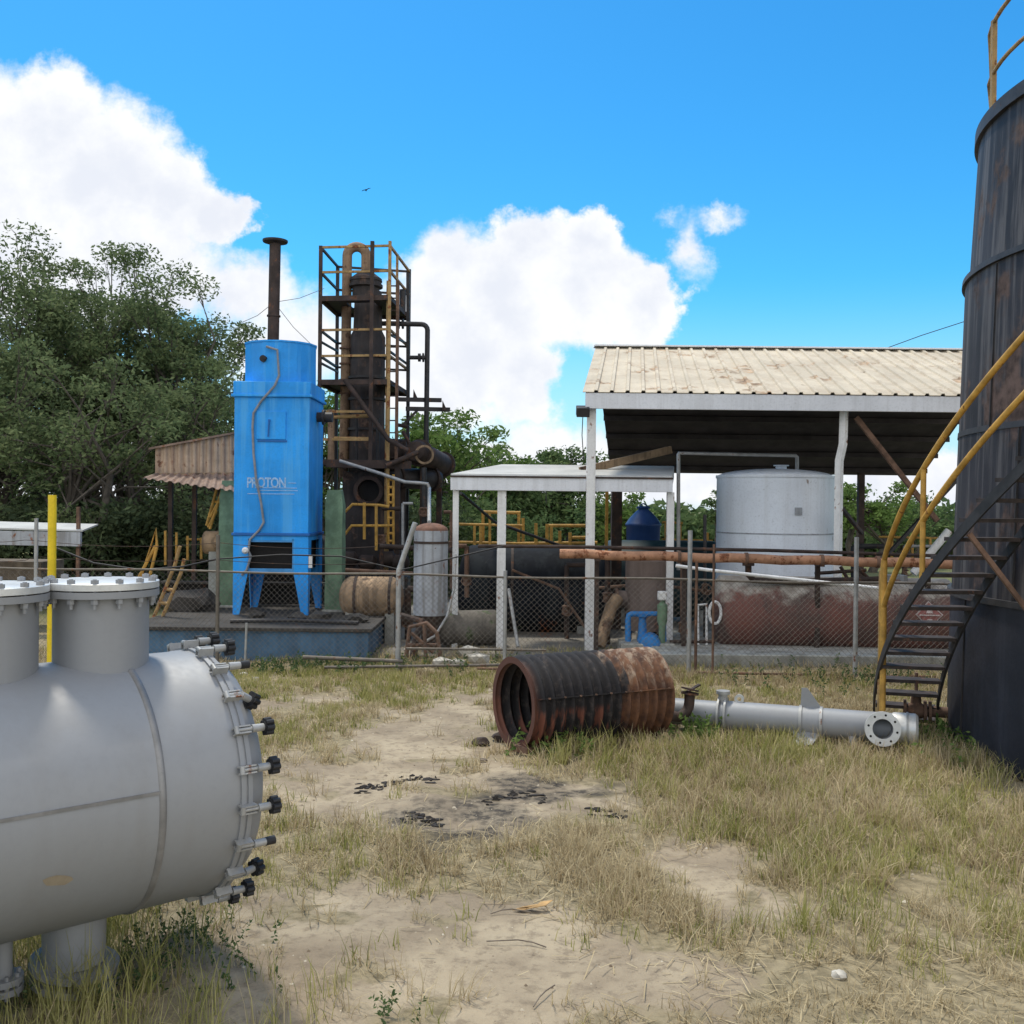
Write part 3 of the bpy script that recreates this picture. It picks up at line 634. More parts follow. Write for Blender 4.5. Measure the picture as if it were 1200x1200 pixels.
lying_pipe('horizontal grey pipe held up behind the fence above the scrap heap', [P(476, 760, 15.9), P(640, 762, 15.9)], .02, 'chain')
lying_pipe('short upright pipe stub in front of the blue wall', [P(289, 730, 15.3), P(287, 781, 15.3)], .018)

# bright yellow post near the vessel
B = MB(); q = P(60, 770, 12.0); B.cyl((q.x, q.y, -.1), (q.x, q.y, P(60, 580, 12).z), .048, seg=20)
tag(B.build('yellow_post', 'yellow_b', None, origin=(q.x, q.y, 0)), 'bright yellow upright pipe post standing behind the vessel nozzles', 'post')

# ================================================================== blue wall
def boxthing(name, label, cat, px0, px1, pyt, d, depth, m, z0=0.0, bev=.02, group=None):
    a, b = P(px0, pyt, d), P(px1, pyt, d); z1 = (a.z + b.z) / 2
    c = Vector(((a.x + b.x) / 2, d + depth / 2, 0)); o = MB().box((c.x, c.y, (z0 + z1) / 2), (b.x - a.x, depth, z1 - z0)).build(name, m, None, origin=c, bevel=bev); tag(o, label, cat, group); return o
def wall():
    a, b = P(150, 740, 16.2), P(432, 740, 16.2); zt = .46; root = thing('blue_wall', 'low faded blue masonry wall carrying the dust collector', 'wall', ((a.x + b.x) / 2, 16.2, 0))
    MB().box(((a.x + b.x) / 2, 18.2, zt / 2 - .05), (b.x - a.x, 4.0, zt + .1)).build('masonry', 'plinth', root, bevel=.02)
    MB().box(((a.x + b.x) / 2, 18.2, zt + .03), (b.x - a.x + .12, 4.12, .06)).build('coping', 'deck', root, bevel=.012)
wall()
boxthing('concrete_wall', 'low mossy whitish concrete wall under the red tank behind the fence', 'wall', 772, 1140, 768, 15.9, 3.0, 'concrete', -.1)
# ================================================================== blue dust collector
def collector():
    d = 18.0; xc = P(318, 560, d).x; y0 = d; W = 1.32; hw = W / 2; yc = y0 + hw; zb, zt = P(318, 625, d).z, P(318, 465, d).z; zf = .50
    root = thing('dust_collector', 'tall bright blue metal dust collector on tapered legs with a round collar on top', 'dust collector', (xc, yc, zf))
    MB().box((xc, yc, (zb + zt) / 2), (W, W, zt - zb)).build('housing', 'blue', root, bevel=.012)
    zc0 = zt; MB().box((xc, yc, zt + .02), (W + .10, W + .10, .05)).box((xc, yc, zt + .155), (W + .04, W + .04, .23)).build('top_flange', 'blue', root, bevel=.01)
    ztop = 5.33; MB().lathe((xc, yc, 0), (0, 0, 1), [(zt + .27, .64), (ztop, .64), (ztop, .655), (ztop + .03, .655), (ztop + .03, .60), (zt + .3, .60)], 14, False, True).lathe((xc, yc, 0), (0, 0, 1), [(zt + .6, .6), (zt + .62, .01)], 14, False).build('collar', 'blue', root, ang=20)
    MB().box((xc, yc, zb - .02), (W + .06, W + .06, .05)).build('bottom_flange', 'blue_edge', root, bevel=.008)
    z1 = P(318, 672, d).z
    MB().box((xc, y0 + .012, zb - .08), (W - .002, .03, .09)).box((xc + hw - .012, yc, zb - .08), (.03, W - .07, .09)).box((xc - hw + .012, yc, zb - .08), (.03, W - .07, .09)).build('skirt', 'blue', root)
    for sx in (-1, 1):
        for sy in (-1, 1):
            cx, cy = xc + sx * hw, yc + sy * hw; B = MB(); wt, wb = .27, .11; zt_ = zb - .045
            B.prism([(cx, cy, zt_), (cx - sx * wt, cy, zt_), (cx - sx * wt * .95, cy, z1), (cx - sx * wb, cy, zf), (cx, cy, zf)], (0, -sy * .018, 0))
            B.prism([(cx, cy - sy * .019, zt_), (cx, cy - sy * wt, zt_), (cx, cy - sy * wt * .95, z1), (cx, cy - sy * wb, zf), (cx, cy - sy * .019, zf)], (-sx * .018, 0, 0))
            B.box((cx - sx * .07, cy - sy * .07, zf + .008), (.2, .2, .016)); B.build('leg', 'blue', root)
    B = MB(); B.beam((xc - hw + .26, y0 + .02, z1 + .05), (xc + hw - .26, y0 + .02, z1 + .05), .03, .07).beam((xc - hw + .27, y0 + .012, z1), (xc - hw + .27, y0 + .012, zb - .1), .02, .03).beam((xc + hw - .27, y0 + .012, z1), (xc + hw - .27, y0 + .012, zb - .1), .02, .03).beam((xc - hw + .26, y0 + .012, zb - .14), (xc + hw - .26, y0 + .012, zb - .14), .02, .03)
    B.build('window_frame', 'blue_l', root)
    MB().box((xc, yc, (z1 + zb) / 2), (W - .2, W - .2, zb - z1 - .1)).build('inner_hopper', 'hole', root)  # hopper block coloured near-black for the shade inside the frame
    a, b = P(301, 482, d), P(335, 515, d)
    dr = MB().box(((a.x + b.x) / 2, y0 - .012, (a.z + b.z) / 2), (b.x - a.x, .026, a.z - b.z)).build('access_door', 'blue', root, bevel=.006); MATS[dr.name] = MATS[root.name]
    e, f = P(316, 493, d), P(315, 512, d); MB().beam((e.x, y0 - .045, e.z), (f.x, y0 - .045, f.z), .022, .022).box((e.x, y0 - .035, e.z), (.035, .03, .04)).build('door_latch', 'blue_edge', dr)
    MB().box(((a.x + b.x) / 2 + .02, y0 - .008, b.z - .03), (b.x - a.x, .018, .03)).build('door_lower_strip', 'blue_edge', root)  # darker blue strip below the door, set slightly to the right
    v = P(308, 420, d); B = MB(); B.cyl((v.x, yc - .66, v.z), (v.x, yc - .60, v.z), .06, seg=16).cyl((v.x + .04, yc - .70, v.z + .01), (v.x + .04, yc - .60, v.z + .01), .03, seg=12); B.build('gauge', 'rubber', root)
    h = [(312, 406), (325, 410), (327, 440), (322, 452), (306, 470), (297, 484), (296, 500), (297, 530), (300, 560), (306, 590), (309, 612), (304, 621), (293, 632), (291, 645), (294, 652), (289, 668), (283, 674)]
    pts = []
    for (px, py) in h:
        q = P(px, py, d - .06); q.y = (yc - .68) if py < 445 else (d - .08 if py < 470 else d - .03); 
        s_ = q.y / (d - .06); pts.append(Vector((q.x * s_, q.y, 2.5 + (q.z - 2.5) * s_)))
    MB().tube(pts, .022, 8).build('hose', 'hose', root)
    q = P(288, 645, d - .05); MB().lathe(q, (0, -1, 0), [(0, .05), (.04, .06), (.08, .03)], 16).build('bulkhead_lamp', 'white', root)
    for s_ in (.55,): 
        q = P(363, 658, d); MB().box((q.x + .02, y0 - .03, q.z), (.06, .05, .22)).build('control_box', 'white', root)
    # faded lettering
    cu = bpy.data.curves.new('lettering', 'FONT'); cu.body = 'PROTON'; cu.size = .25; cu.extrude = .002; cu.offset = .006; cu.space_character = .92
    to = bpy.data.objects.new('lettering_tmp', cu); COL.objects.link(to); dg = bpy.context.evaluated_depsgraph_get(); dg.update()
    me = bpy.data.meshes.new_from_object(to.evaluated_get(dg)); bpy.data.objects.remove(to); me.materials.clear(); me.materials.append(MT['letters'])
    a = P(289, 571, d); lo = bpy.data.objects.new('lettering', me); COL.objects.link(lo); lo.parent = root
    wx = max(v.co.x for v in me.vertices); sc = (P(335, 571, d).x - a.x) / wx
    for v in me.vertices: v.co.x *= sc
    lo.location = (a.x - xc, y0 - .004 - yc, a.z - zf); lo.rotation_euler = (R(90), 0, 0)
    B = MB()
    for (p0, p1, py) in ((338, 347, 566), (299, 348, 571.5), (301, 349, 574.5), (290, 345, 578.5)):
        e, f = P(p0, py, d), P(p1, py, d); B.box(((e.x + f.x) / 2, y0 - .003, e.z), (f.x - e.x, .006, .012))
    B.build('small_print', 'letters', root)
    q = P(381, 489, d + .7); MB().cyl((xc + hw - .02, q.y, q.z), (xc + hw + .28, q.y, q.z), .09, seg=18).cyl((xc + hw + .1, q.y, q.z), (xc + hw + .14, q.y, q.z), .14, seg=18).build('side_duct', 'blackmetal', root)
collector()
def pillar(px0, px1, pyt, d, label):
    a, b = P(px0, pyt, d), P(px1, pyt, d); w_ = b.x - a.x; root = thing('green_pillar', label, 'pillar', ((a.x + b.x) / 2, d + w_ / 2, 0), 0, 'green concrete pillars beside the dust collector')
    r = random.Random(px0); n = 10; rings = []; c = Vector(((a.x + b.x) / 2, d + w_ / 2, 0))
    for i in range(n + 1):
        z = a.z * i / n; k = w_ / 2 * (1 - .25 * (i == n)); rings.append([c + Vector((sx * k * r.uniform(.93, 1.03), sy * k * r.uniform(.95, 1.03), z)) for sx, sy in ((-1, -1), (1, -1), (1, 1), (-1, 1))])
    MB().ringtube(rings).build('shaft', 'green', root)
    MB().box((c.x, c.y, .28), (w_ * 1.25, w_ * 1.25, .56)).build('footing', 'concrete', root, bevel=.02)
pillar(257, 276, 563, 19.2, 'green weathered concrete pillar at the left of the blue dust collector')
pillar(381, 402, 574, 18.6, 'green weathered concrete pillar at the right of the blue dust collector')

def stack():
    d = 20.5; b = P(318.5, 480, d); t_ = P(322.5, 286, d); ax = (t_ - b).normalized(); root = thing('exhaust_stack', 'thin dark rusty exhaust stack with a flat cap above the blue dust collector', 'chimney', (b.x, b.y, 0))
    B = MB(); lo = b - ax * ((b.z - .4) / ax.z); MB().cyl(lo, t_, .118, .112, 20).build('pipe', 'darkrust', root)
    for f in (.55, .80): c = lo.lerp(t_, f); MB().annulus(c, ax, .135, .1, .03, 20).build('joint_ring', 'darkrust', root)
    MB().lathe(t_, ax, [(0, .115), (.03, .24), (.05, .25), (.075, .25), (.09, .10)], 28).build('rain_cap', 'blackmetal', root)
    m = lo.lerp(t_, .84)
    for e in (P(283, 378, 21), P(366, 405, 20.8), P(380, 338, 21)): MB().tube([m, m.lerp(e, .5) - Vector((0, 0, .06)), e], .006, 5).build('guy_wire', 'chain', root)
stack()

# ================================================================== process tower
def tower():
    d = 21.4; cx = P(430, 500, 22).x; cy = 22.0; root = thing('process_tower', 'black distillation tower in a rusty yellow platform frame with a hooped pipe on top', 'tower', (cx, cy, 0))
    z = lambda py, dd=22.0: P(430, py, dd).z
    MB().lathe((cx, cy, 0), (0, 0, 1), [(.2, .40), (z(640), .40), (z(520), .38), (z(395), .375), (z(388), .31), (z(352), .29), (z(342), .29)], 40).build('lower_shell', 'tower', root, ang=30)
    MB().lathe((cx - .05, cy, 0), (0, 0, 1), [(z(350), .29), (z(338), .29), (z(337), .36), (z(334), .36), (z(333.5), .33), (z(331), .33), (z(330), .35), (z(327), .34), (z(322), .22), (z(317), .1), (z(300), .075)], 36).build('top_head', 'tower', root, ang=30)
    for py in (445, 470, 505, 545, 420): MB().lathe((cx, cy, z(py)), (0, 0, 1), [(0, .37), (0, .43), (.05, .43), (.05, .37)], 36, False, True).build('shell_flange', 'blackmetal', root, ang=30)
    # hooped overhead pipe
    xr, xl = cx - .05, P(406, 400, 22).x; zt = z(300); rr = (xr - xl) / 2; pts = [(xr, cy, z(322)), (xr, cy, zt)] + [Vector(((xr + xl) / 2 + rr * math.cos(a), cy, zt + rr * .95 * math.sin(a))) for a in [PI * k / 12 for k in range(1, 12)]] + [(xl, cy, zt), (xl, cy - .05, z(400)), (xl, cy - .1, z(470)), (xl - .03, cy - .1, z(560))]
    MB().tube(pts, .105, 16).build('overhead_pipe', 'oldpipe', root)
    for py in (410, 428, 447, 463): MB().annulus((xl, cy - .08, z(py)), (0, 0, 1), .14, .1, .03, 16).build('pipe_flange', 'rust', root)
    zp1 = P(375, 349, 21).z; zp2 = P(375, 447, 21).z; zp3 = P(400, 541, 21).z
    def foot(zz): return [Vector((P(375, 400, 21.0).x, 21.0, zz)), Vector((P(456, 400, 20.8).x, 20.8, zz)), Vector((P(479, 400, 23.1).x, 23.1, zz)), Vector((P(395, 400, 22.7).x, 22.7, zz))]
    for zz in (zp1, zp2, zp3):
        f = foot(zz); c = (f[0] + f[1] + f[2] + f[3]) / 4
        B = MB(); inner = [c.lerp(v, .42) for v in f]
        for i in range(4): j = (i + 1) % 4; B.prism([f[i], f[j], inner[j], inner[i]], (0, 0, .04))
        pf = B.build('platform', 'blackmetal', root); MATS[pf.name] = MATS[root.name]
        for i in range(4): MB().beam(f[i] + Vector((0, 0, -.02)), f[(i + 1) % 4] + Vector((0, 0, -.02)), .05, .10).build('edge_beam', 'darkrust', pf)
    f0 = foot(0)
    tops = [zp1 + 1.06, zp1 + 1.12, zp1 + 1.08, zp1 + 1.05]
    for i, v in enumerate(f0):
        MB().beam((v.x, v.y, .3), (v.x, v.y, tops[i]), .07 if i != 1 else .06, .07).build('frame_post', ('darkrust', 'yellow_o', 'blackmetal', 'blackmetal')[i], root)
    m = f0[0].lerp(f0[1], .75); MB().beam((m.x, m.y - .03, zp3), (m.x, m.y - .03, zp1 + 1.12), .075, .075).build('frame_post', 'darkrust', root)
    m = f0[1].lerp(f0[2], .35); MB().beam((m.x, m.y, zp1), (m.x, m.y, zp1 + 1.06), .05, .05).build('rail_post', 'yellow_o', root)
    def rails(zz, hs, mm):
        f = foot(zz)
        for h in hs:
            for i in range(4): MB().beam(f[i] + Vector((0, 0, h)), f[(i + 1) % 4] + Vector((0, 0, h)), .045, .045).build('guard_rail', mm if i in (0, 1) else 'blackmetal', root)
    rails(zp1, (1.03, .52), 'yellow_o'); rails(zp2, (1.05, .52), 'yellow_o')
    f = foot(zp3)
    for h in (1.02, .45): MB().beam(f[0] + Vector((0, 0, h)), f[0].lerp(f[1], .75) + Vector((0, 0, h)), .05, .05).build('guard_rail', 'yellow_o', root)
    a = f0[1].lerp(f0[2], .18)
    for dx in (-.08, .12):
        MB().beam((a.x + dx, a.y - .25, .4), (a.x + dx, a.y - .25, zp1 + .35), .06, .09).build('ladder_rail', ('yellow_o', 'rust')[dx > 0], root)
    for k in range(26): zz = .7 + k * .25; MB().beam((a.x - .08, a.y - .25, zz), (a.x + .12, a.y - .25, zz), .025).build('ladder_rung', 'darkrust', root)
    MB().tube([P(404, 445, 20.7), P(455, 515, 20.6), P(478, 528, 20.6)], .05, 10).build('slanting_pipe', 'darkrust', root)
    q0, q1 = P(375, 390, 21), P(395, 410, 22.7)
    for (u, v) in (((375, 400, 21), (396, 412, 22.7)), ((375, 425, 21), (396, 436, 22.7))): MB().beam(P(*u), P(*v), .04).build('side_brace', 'blackmetal', root)
    for (u, v) in (((457, 392, 20.8), (479, 404, 23.1)), ((457, 412, 20.8), (479, 428, 23.1))): MB().beam(P(*u), P(*v), .04).build('side_brace', 'blackmetal', root)
    q = P(472, 350, 22.5); MB().cyl((q.x, q.y, zp1), (q.x, q.y, zp1 + .5), .07, seg=14).build('stub_pipe', 'blackmetal', root)
    # lower firebox with manhole
    b0, b1 = P(401, 552, 21.2), P(461, 552, 21.2); z0, z1_ = .25, b0.z
    MB().box(((b0.x + b1.x) / 2, 22.1, (z0 + z1_) / 2), (b1.x - b0.x, 1.75, z1_ - z0)).build('firebox', 'tower', root, bevel=.02)
    o = P(433, 575, 21.2); mh = MB().lathe(o + Vector((0, .05, 0)), (0, -1, 0), [(0, .24), (.18, .24), (.18, .31), (.22, .31), (.22, .225), (.02, .225)], 30, False, True).build('manhole', 'darkrust', root); MATS[mh.name] = MATS[root.name]
    MB().cyl(o + Vector((0, -.02, 0)), o + Vector((0, .0, 0)), .224, seg=24).build('manhole_bore', 'hole', mh)
    MB().beam(P(466, 545, 20.8), P(466, 690, 20.8), .1).build('frame_post', 'darkrust', root)
    MB().beam(P(382, 543, 20.8), P(482, 545, 20.8), .08, .16).build('deck_beam', 'darkrust', root)
    MB().tube([P(388, 480, 21), P(388, 540, 21)], .07, 12).build('drop_pipe', 'oldpipe', root)
    for (px, r_) in ((392, .05), (443, .04), (418, .03)): MB().cyl(P(px, 490, 21.3), P(px, 545, 21.3), r_, seg=10).build('drop_pipe', 'blackmetal', root)
    B = MB(); B.tube([P(385, 489, 21.0), P(436, 487, 21)], .04, 8).tube([P(385, 513, 21.0), P(436, 514, 21)], .03, 8); B.build('guard_rail', 'yellow_o', root)
tower()
def skid():
    a, b = P(398, 668, 20.4), P(478, 668, 20.4); root = thing('black_skid', 'sooty black steel skid with lumpy machinery under the tower', 'machine base', ((a.x + b.x) / 2, 20.5, 0))
    MB().box(((a.x + b.x) / 2, 20.7, .55), (b.x - a.x, .5, 1.0)).build('skid_body', 'blackmetal', root, bevel=.03)
    for i, px in enumerate((410, 432, 455, 470)): q = P(px, 655 + 4 * (i % 2), 20.35); MB().lathe((q.x - .2, q.y, q.z), (1, 0, 0), [(0, .08), (.05, .15), (.3, .15), (.36, .07)], 16).build('pump_casing', 'darkrust', root)
skid()
def railing(label, pts, posts, d, m='yellow', r=.028, name='yellow_railing', cat='railing', group='yellow railings in the plant'):
    a = P(pts[0][0][0], pts[0][0][1], d); root = thing(name, label, cat, (a.x, d, 0), 0, group)
    for seg in pts: MB().tube([P(x, y, d) for x, y in seg], r, 8).build('rail', m, root)
    for px, y0, y1 in posts: MB().beam(P(px, y0, d), P(px, y1, d), r * 1.9).build('post', m, root)
    return root
railing('yellow guard railing in front of the sooty tower base', [[(396, 608), (413, 591), (445, 592), (456, 594)], [(398, 634), (412, 616), (455, 616)]], [(402, 604, 640), (427, 589, 632), (441, 592, 645)], 20.0, 'yellow')
railing('yellow ladder rail beside the tower foot with many short rungs', [[(455, 556), (455, 640)], [(461, 556), (461, 640)]] + [[(455, y), (461, y)] for y in range(562, 640, 9)], [], 20.2, 'yellow')
railing('yellow walkway railing behind the left canopy posts', [[(526, 614), (612, 616)], [(526, 635), (612, 637)]], [(556, 616, 648), (563, 616, 640), (574, 600, 640)], 21.5)
railing('tall yellow gate frame behind the second canopy post', [[(565, 600), (610, 601)], [(595, 618), (610, 618)]], [(566, 600, 640), (608, 600, 650), (613, 607, 640)], 21.8, r=.034)
railing('yellow walkway railing between the second and third canopy posts', [[(640, 616), (692, 616)], [(612, 637), (700, 636)], [(670, 630), (692, 630)]], [(641, 614, 648), (646, 616, 650), (656, 622, 640), (668, 624, 644), (628, 613, 640)], 21.2, r=.034)
railing('yellow railing right of the blue water tank', [[(776, 632), (835, 634)], [(776, 612), (800, 613)]], [(780, 612, 650), (797, 615, 645), (829, 624, 650)], 23)
railing('yellow railing glimpsed right of the silver tank through the stair', [[(1030, 629), (1110, 631)]], [(1045, 629, 660), (1069, 629, 660), (1090, 630, 660)], 21, r=.024)
railing('pair of sloping yellow stair rails left of the tin shed', [[(160, 694), (183, 620), (184, 640), (172, 690)], [(163, 676), (182, 640)]], [], 18.5, r=.03)
railing('steep yellow rusty step rails below the tin shed', [[(180, 724), (205, 662), (211, 640)], [(190, 724), (212, 672), (216, 655)], [(186, 706), (198, 708)], [(193, 690), (204, 692)]], [], 17.6, 'yellow_o', r=.032)
railing('row of thin yellow uprights under the tin awning', [[(218, 632), (240, 632)]], [(194, 622, 662), (207, 624, 660), (220, 628, 656), (228, 628, 657), (236, 630, 655)], 20.5, r=.024)
railing('yellow zigzag ladder beside the left green pillar', [[(262, 568), (246, 620)], [(256, 566), (242, 616)], [(246, 606), (258, 585)], [(244, 618), (254, 598)], [(252, 588), (262, 588)]], [], 19.8, r=.028)

# heat exchangers, black pipe loop
def exchanger(label, a, b, r, m, ring=None):
    a, b = Vector(a), Vector(b); d = b - a; L = d.length; root = thing('heat_exchanger', label, 'heat exchanger', (a.x, a.y, 0)); 
    MB().lathe(a, d, [(0, r * .5), (.03, r * .85), (.1, r), (L - .1, r), (L - .03, r * .85), (L, r * .5)], 28).build('shell', m, root)
    for f in (.12, .84): MB().annulus(a + d * f, d, r * 1.22, r * .9, .05, 28).build('flange', 'darkrust', root)
    for f in (.25, .75): c = a + d * f; MB().box((c.x, c.y, c.z / 2 - r * .4), (.12, .14, c.z - r * .8)).build('support_leg', 'darkrust', root)
    if ring: MB().annulus(ring, (.3, -1, .1), .20, .155, .04, 28).build('open_ring', 'tan', root)
exchanger('dark horizontal heat exchanger with a pale open ring right of the tower', P(486, 528, 21.3), P(524, 547, 23.2), .24, 'darkrust', P(497, 533, 21.0))
exchanger('second dark horizontal vessel just below and behind the tower ladder', P(458, 560, 21.6), P(515, 562, 22.4), .22, 'blackmetal')
exchanger('small rusty vessel half hidden behind the tower ladder', P(445, 528, 22.6), P(480, 530, 22.6), .28, 'darkrust')
lying_pipe('long grey slanting pipe passing in front of the tower ladder', [P(398, 540, 20.3), P(440, 553, 20.2), P(475, 565, 20.0), P(492, 566, 20), P(501, 567, 20), P(503, 572, 20), P(503, 612, 17.9)], .035, 'gal', 'slanting_pipe')
lying_pipe('rusty branch pipe from the tower ladder to the pale ring', [P(452, 546, 20.6), P(490, 530, 20.8)], .055, 'darkrust', 'branch_pipe')
def loop():
    d = 22.2; root = thing('black_pipe_loop', 'tall black pipe loop with a side valve at the right of the tower', 'pipe', (P(500, 500, d).x, d, 0))
    c = P(494, 386, d); MB().tube([P(448, 379, d), P(494, 380, d)] + [P(494 + 7 * math.sin(a), 387 - 7 * math.cos(a), d) for a in (.4, .8, 1.2)] + [P(501, 387, d), P(500, 470, d), P(499, 540, d)], .055, 12).build('pipe', 'blackmetal', root)
    for px in (466, 471): e = P(px, 379.5, d); MB().annulus(e, (1, 0, 0), .11, .05, .04, 18).build('flange', 'blackmetal', root)
    e, f = P(480, 419, d), P(501, 419, d); MB().tube([e, f], .045, 10).cyl(P(490, 419, d), P(493, 419, d), .09, seg=16).cyl(P(495, 419, d), P(497, 419, d), .10, seg=16).build('side_branch', 'blackmetal', root)
    MB().beam(P(478, 320, 22.6), P(478, 560, 22.6), .07).build('upright', 'blackmetal', root)
    for (p0, p1, py) in ((466, 517, 468), (476, 527, 479)): MB().beam(P(p0, py, d - .2), P(p1, py + 1, d + .2), .07, .09).build('rack_arm', 'blackmetal', root)
    for px, py in ((487, 460), (502, 462), (521, 473)): MB().prism([P(px - 3, py + 8, d), P(px + 3, py + 8, d), P(px - 2.5, py - 4, d)], (0, .05, 0)).build('bracket', 'darkrust', root)
    MB().beam(P(470, 500, 22), P(490, 480, 22), .05).build('rack_brace', 'blackmetal', root)
    for u, v in (((472, 505, 21.8), (484, 528, 21.8)), ((466, 498, 21.8), (478, 500, 21.8))): MB().tube([P(*u), P(*v)], .04, 8).build('short_pipe', 'darkrust', root)
loop()
# ================================================================== tanks behind the fence
def vtank(name, label, px, r, d, zb, zt, m, dome=.12, topm=None, legs=0, band=None):
    x = P(px, 650, d).x; root = thing(name, label, 'tank', (x, d, 0)); o = (x, d, 0)
    pr = [(zb, r * .2), (zb, r), (zt, r)]; MB().lathe(o, (0, 0, 1), pr, 56, False).build('shell', m, root)
    MB().lathe(o, (0, 0, 1), [(zt, r * 1.002)] + [(zt + dome * math.sin(a), r * math.cos(a)) for a in (.25, .5, .8, 1.1, 1.35, 1.56)], 56, False).build('dome', topm or m, root)
    if band: 
        for z in band: MB().annulus((x, d, z), (0, 0, 1), r + .012, r - .01, .04, 56).build('band', m if len(band) > 1 else 'darkrust', root)
    for k in range(legs):
        a = 2 * PI * (k + .5) / legs; MB().beam((x + r * .8 * math.cos(a), d + r * .8 * math.sin(a), 0), (x + r * .8 * math.cos(a), d + r * .8 * math.sin(a), zb + .02), .08).build('leg', 'darkrust', root)
    return root
def htank(name, label, p0, p1, d0, d1, zc, r, m, origin_z=None, dish=.22, bands=(), saddles=(.2, .8), local=False):
    a, b = P(p0, 650, d0), P(p1, 650, d1); a.z = b.z = zc; dd = b - a; L = dd.length
    root = thing(name, label, 'tank', (a.x, a.y, zc), math.atan2(dd.y, dd.x))
    pr = [(dish * (1 - math.cos(q)) , r * math.sin(q)) for q in (.05, .4, .75, 1.1, 1.4, 1.57)] + [(L - dish * (1 - math.cos(q)), r * math.sin(q)) for q in (1.57, 1.4, 1.1, .75, .4, .05)]
    MB().lathe((0, 0, 0), (1, 0, 0), pr, 64).build('shell', m, root, local=True)
    for f in bands: MB().annulus((L * f, 0, 0), (1, 0, 0), r + .012, r - .01, .05, 64).build('band', 'darkrust', root, local=True)
    for f in saddles: MB().box((L * f, 0, (-zc - r * .75) / 2 - .0), (.16, r * 1.3, zc - r * .6)).build('saddle', 'concrete', root, local=True)
    return root, L
t1 = vtank('grey_vertical_tank', 'narrow grey upright tank with a rusty domed top behind the fence', 505, .29, 17.4, .62, 2.05, 'grey_tank', .13, 'rust_top', 0, (1.83,))
x = P(505, 650, 17.4).x
MB().lathe((x, 17.4, 0), (0, 0, 1), [(.62, .285), (.3, .16), (.05, .14)], 32).build('cone_base', 'darkrust', t1)
t2 = vtank('silver_tank', 'big silver painted vertical tank with a low domed top under the shed roof', 907, 1.062, 19.05, 0, 3.06, 'silver', .16)
x = P(907, 650, 19.05).x
MB().annulus((x, 19.05, 3.04), (0, 0, 1), 1.08, 1.04, .05, 64).build('top_rim', 'silver', t2)
MB().lathe((x, 19.05, 2.02), (0, 0, 1), [(0, 1.058), (.004, 1.070), (.022, 1.070), (.026, 1.058)], 64, False).build('girth_weld', 'grey_tank', t2)
e = Vector((math.sin(R(8)), -math.cos(R(8)), 0)); q = Vector((x, 19.05, 2.44)) + e * 1.07; B = MB()
for s in ((-.05, 0, .1, .02), (.05, 0, .1, .02)): pass
B.box(q, (.13, .02, .13), Matrix.Rotation(R(8), 3, 'Z')); B.build('label_plate', 'grey_tank', t2)
MB().cyl((x + .1, 19.0, 3.16), (x + .1, 19.0, 3.27), .10, seg=18).cyl((x + .1, 19.0, 3.27), (x + .1, 19.0, 3.29), .14, seg=18).build('roof_nozzle', 'silver', t2)
t3 = vtank('brown_tank', 'dull brown upright tank with a rounded top behind the blue pump', 759, .385, 17.9, .35, 1.55, 'brown', .12, None, 3)
x = P(759, 650, 17.9).x
q = P(724, 702, 17.9); MB().cyl((x - .3, 17.9, q.z), (q.x, 17.9, q.z), .15, seg=20).build('side_nozzle', 'brown', t3)
MB().cyl((q.x, 17.9, q.z), (q.x - .04, 17.9, q.z), .19, seg=24).build('nozzle_flange', 'rust', t3)
lying_pipe('thick rust brown pipe sloping down from the brown tank nozzle', [P(724, 700, 17.7), P(716, 712, 17.6), P(702, 757, 17.4)], .11, 'tan', 'sloping_pipe')
htank('tan_tank', 'tan and rust stained horizontal tank right of the dust collector', 398, 474, 18.2, 18.2, .84, .36, 'tan', bands=(.25, .78))
htank('grey_drum', 'mossy grey horizontal drum lying behind the canopy post', 508, 592, 17.6, 18.0, .36, .30, 'moss', bands=(), saddles=())
htank('navy_tank', 'large dark navy horizontal tank under the white canopy', 536, 716, 20.2, 20.2, .84, .86, 'navy', dish=.3, bands=(.35,))
htank('dark_tank', 'dark teal horizontal tank behind the brown upright tank', 700, 850, 22.0, 22.0, .95, .82, 'teal', dish=.3)
rt, L = htank('red_tank', 'long rusty red horizontal tank with a worn pale top behind the fence', 836, 1117, 17.5, 17.2, .70, .635, 'redtank', dish=.12, saddles=())
for f in (.12, .5, .86): MB().box((L * f, 0, -.6), (.3, .8, .2)).build('saddle', 'concrete', rt, local=True)
# hazard diamond on the red tank
q = ray(1089, 720); c0 = MATS[rt.name].inverted() @ P(1088, 720, 16.66); a = math.asin(max(-1, min(1, c0.z / .635)))
def dia(s, o, xx=c0.x): 
    return [Vector((xx + u * s, -math.cos(a + v * s / .635) * (.635 + o), math.sin(a + v * s / .635) * (.635 + o))) for u, v in ((-1, 0), (0, -1), (1, 0), (0, 1))]
B = MB(); B.prism(dia(.22, .012), (0, .01, 0)); pq = B.build('hazard_placard', 'pale', rt, local=True); MATS[pq.name] = MATS[rt.name]
MB().prism(dia(.19, .018), (0, .004, 0)).build('placard_field', 'red', pq, local=True)
d0 = dia(1, 0)
def pt(u, v, o=.026): return Vector((c0.x + u, -math.cos(a + v / .635) * (.635 + o), math.sin(a + v / .635) * (.635 + o)))
B = MB(); B.prism([pt(-.06, .02), pt(.06, .02), pt(.03, .08), pt(0, .14), pt(-.03, .08)], (0, .004, 0)).prism([pt(-.17, -.02), pt(.17, -.02), pt(.16, 0), pt(-.16, 0)], (0, .004, 0)).prism([pt(-.04, -.13), pt(.04, -.13), pt(.04, -.07), pt(-.04, -.07)], (0, .004, 0)); B.build('placard_symbol', 'pale', pq, local=True)
B = MB(); Mi = MATS[rt.name].inverted()
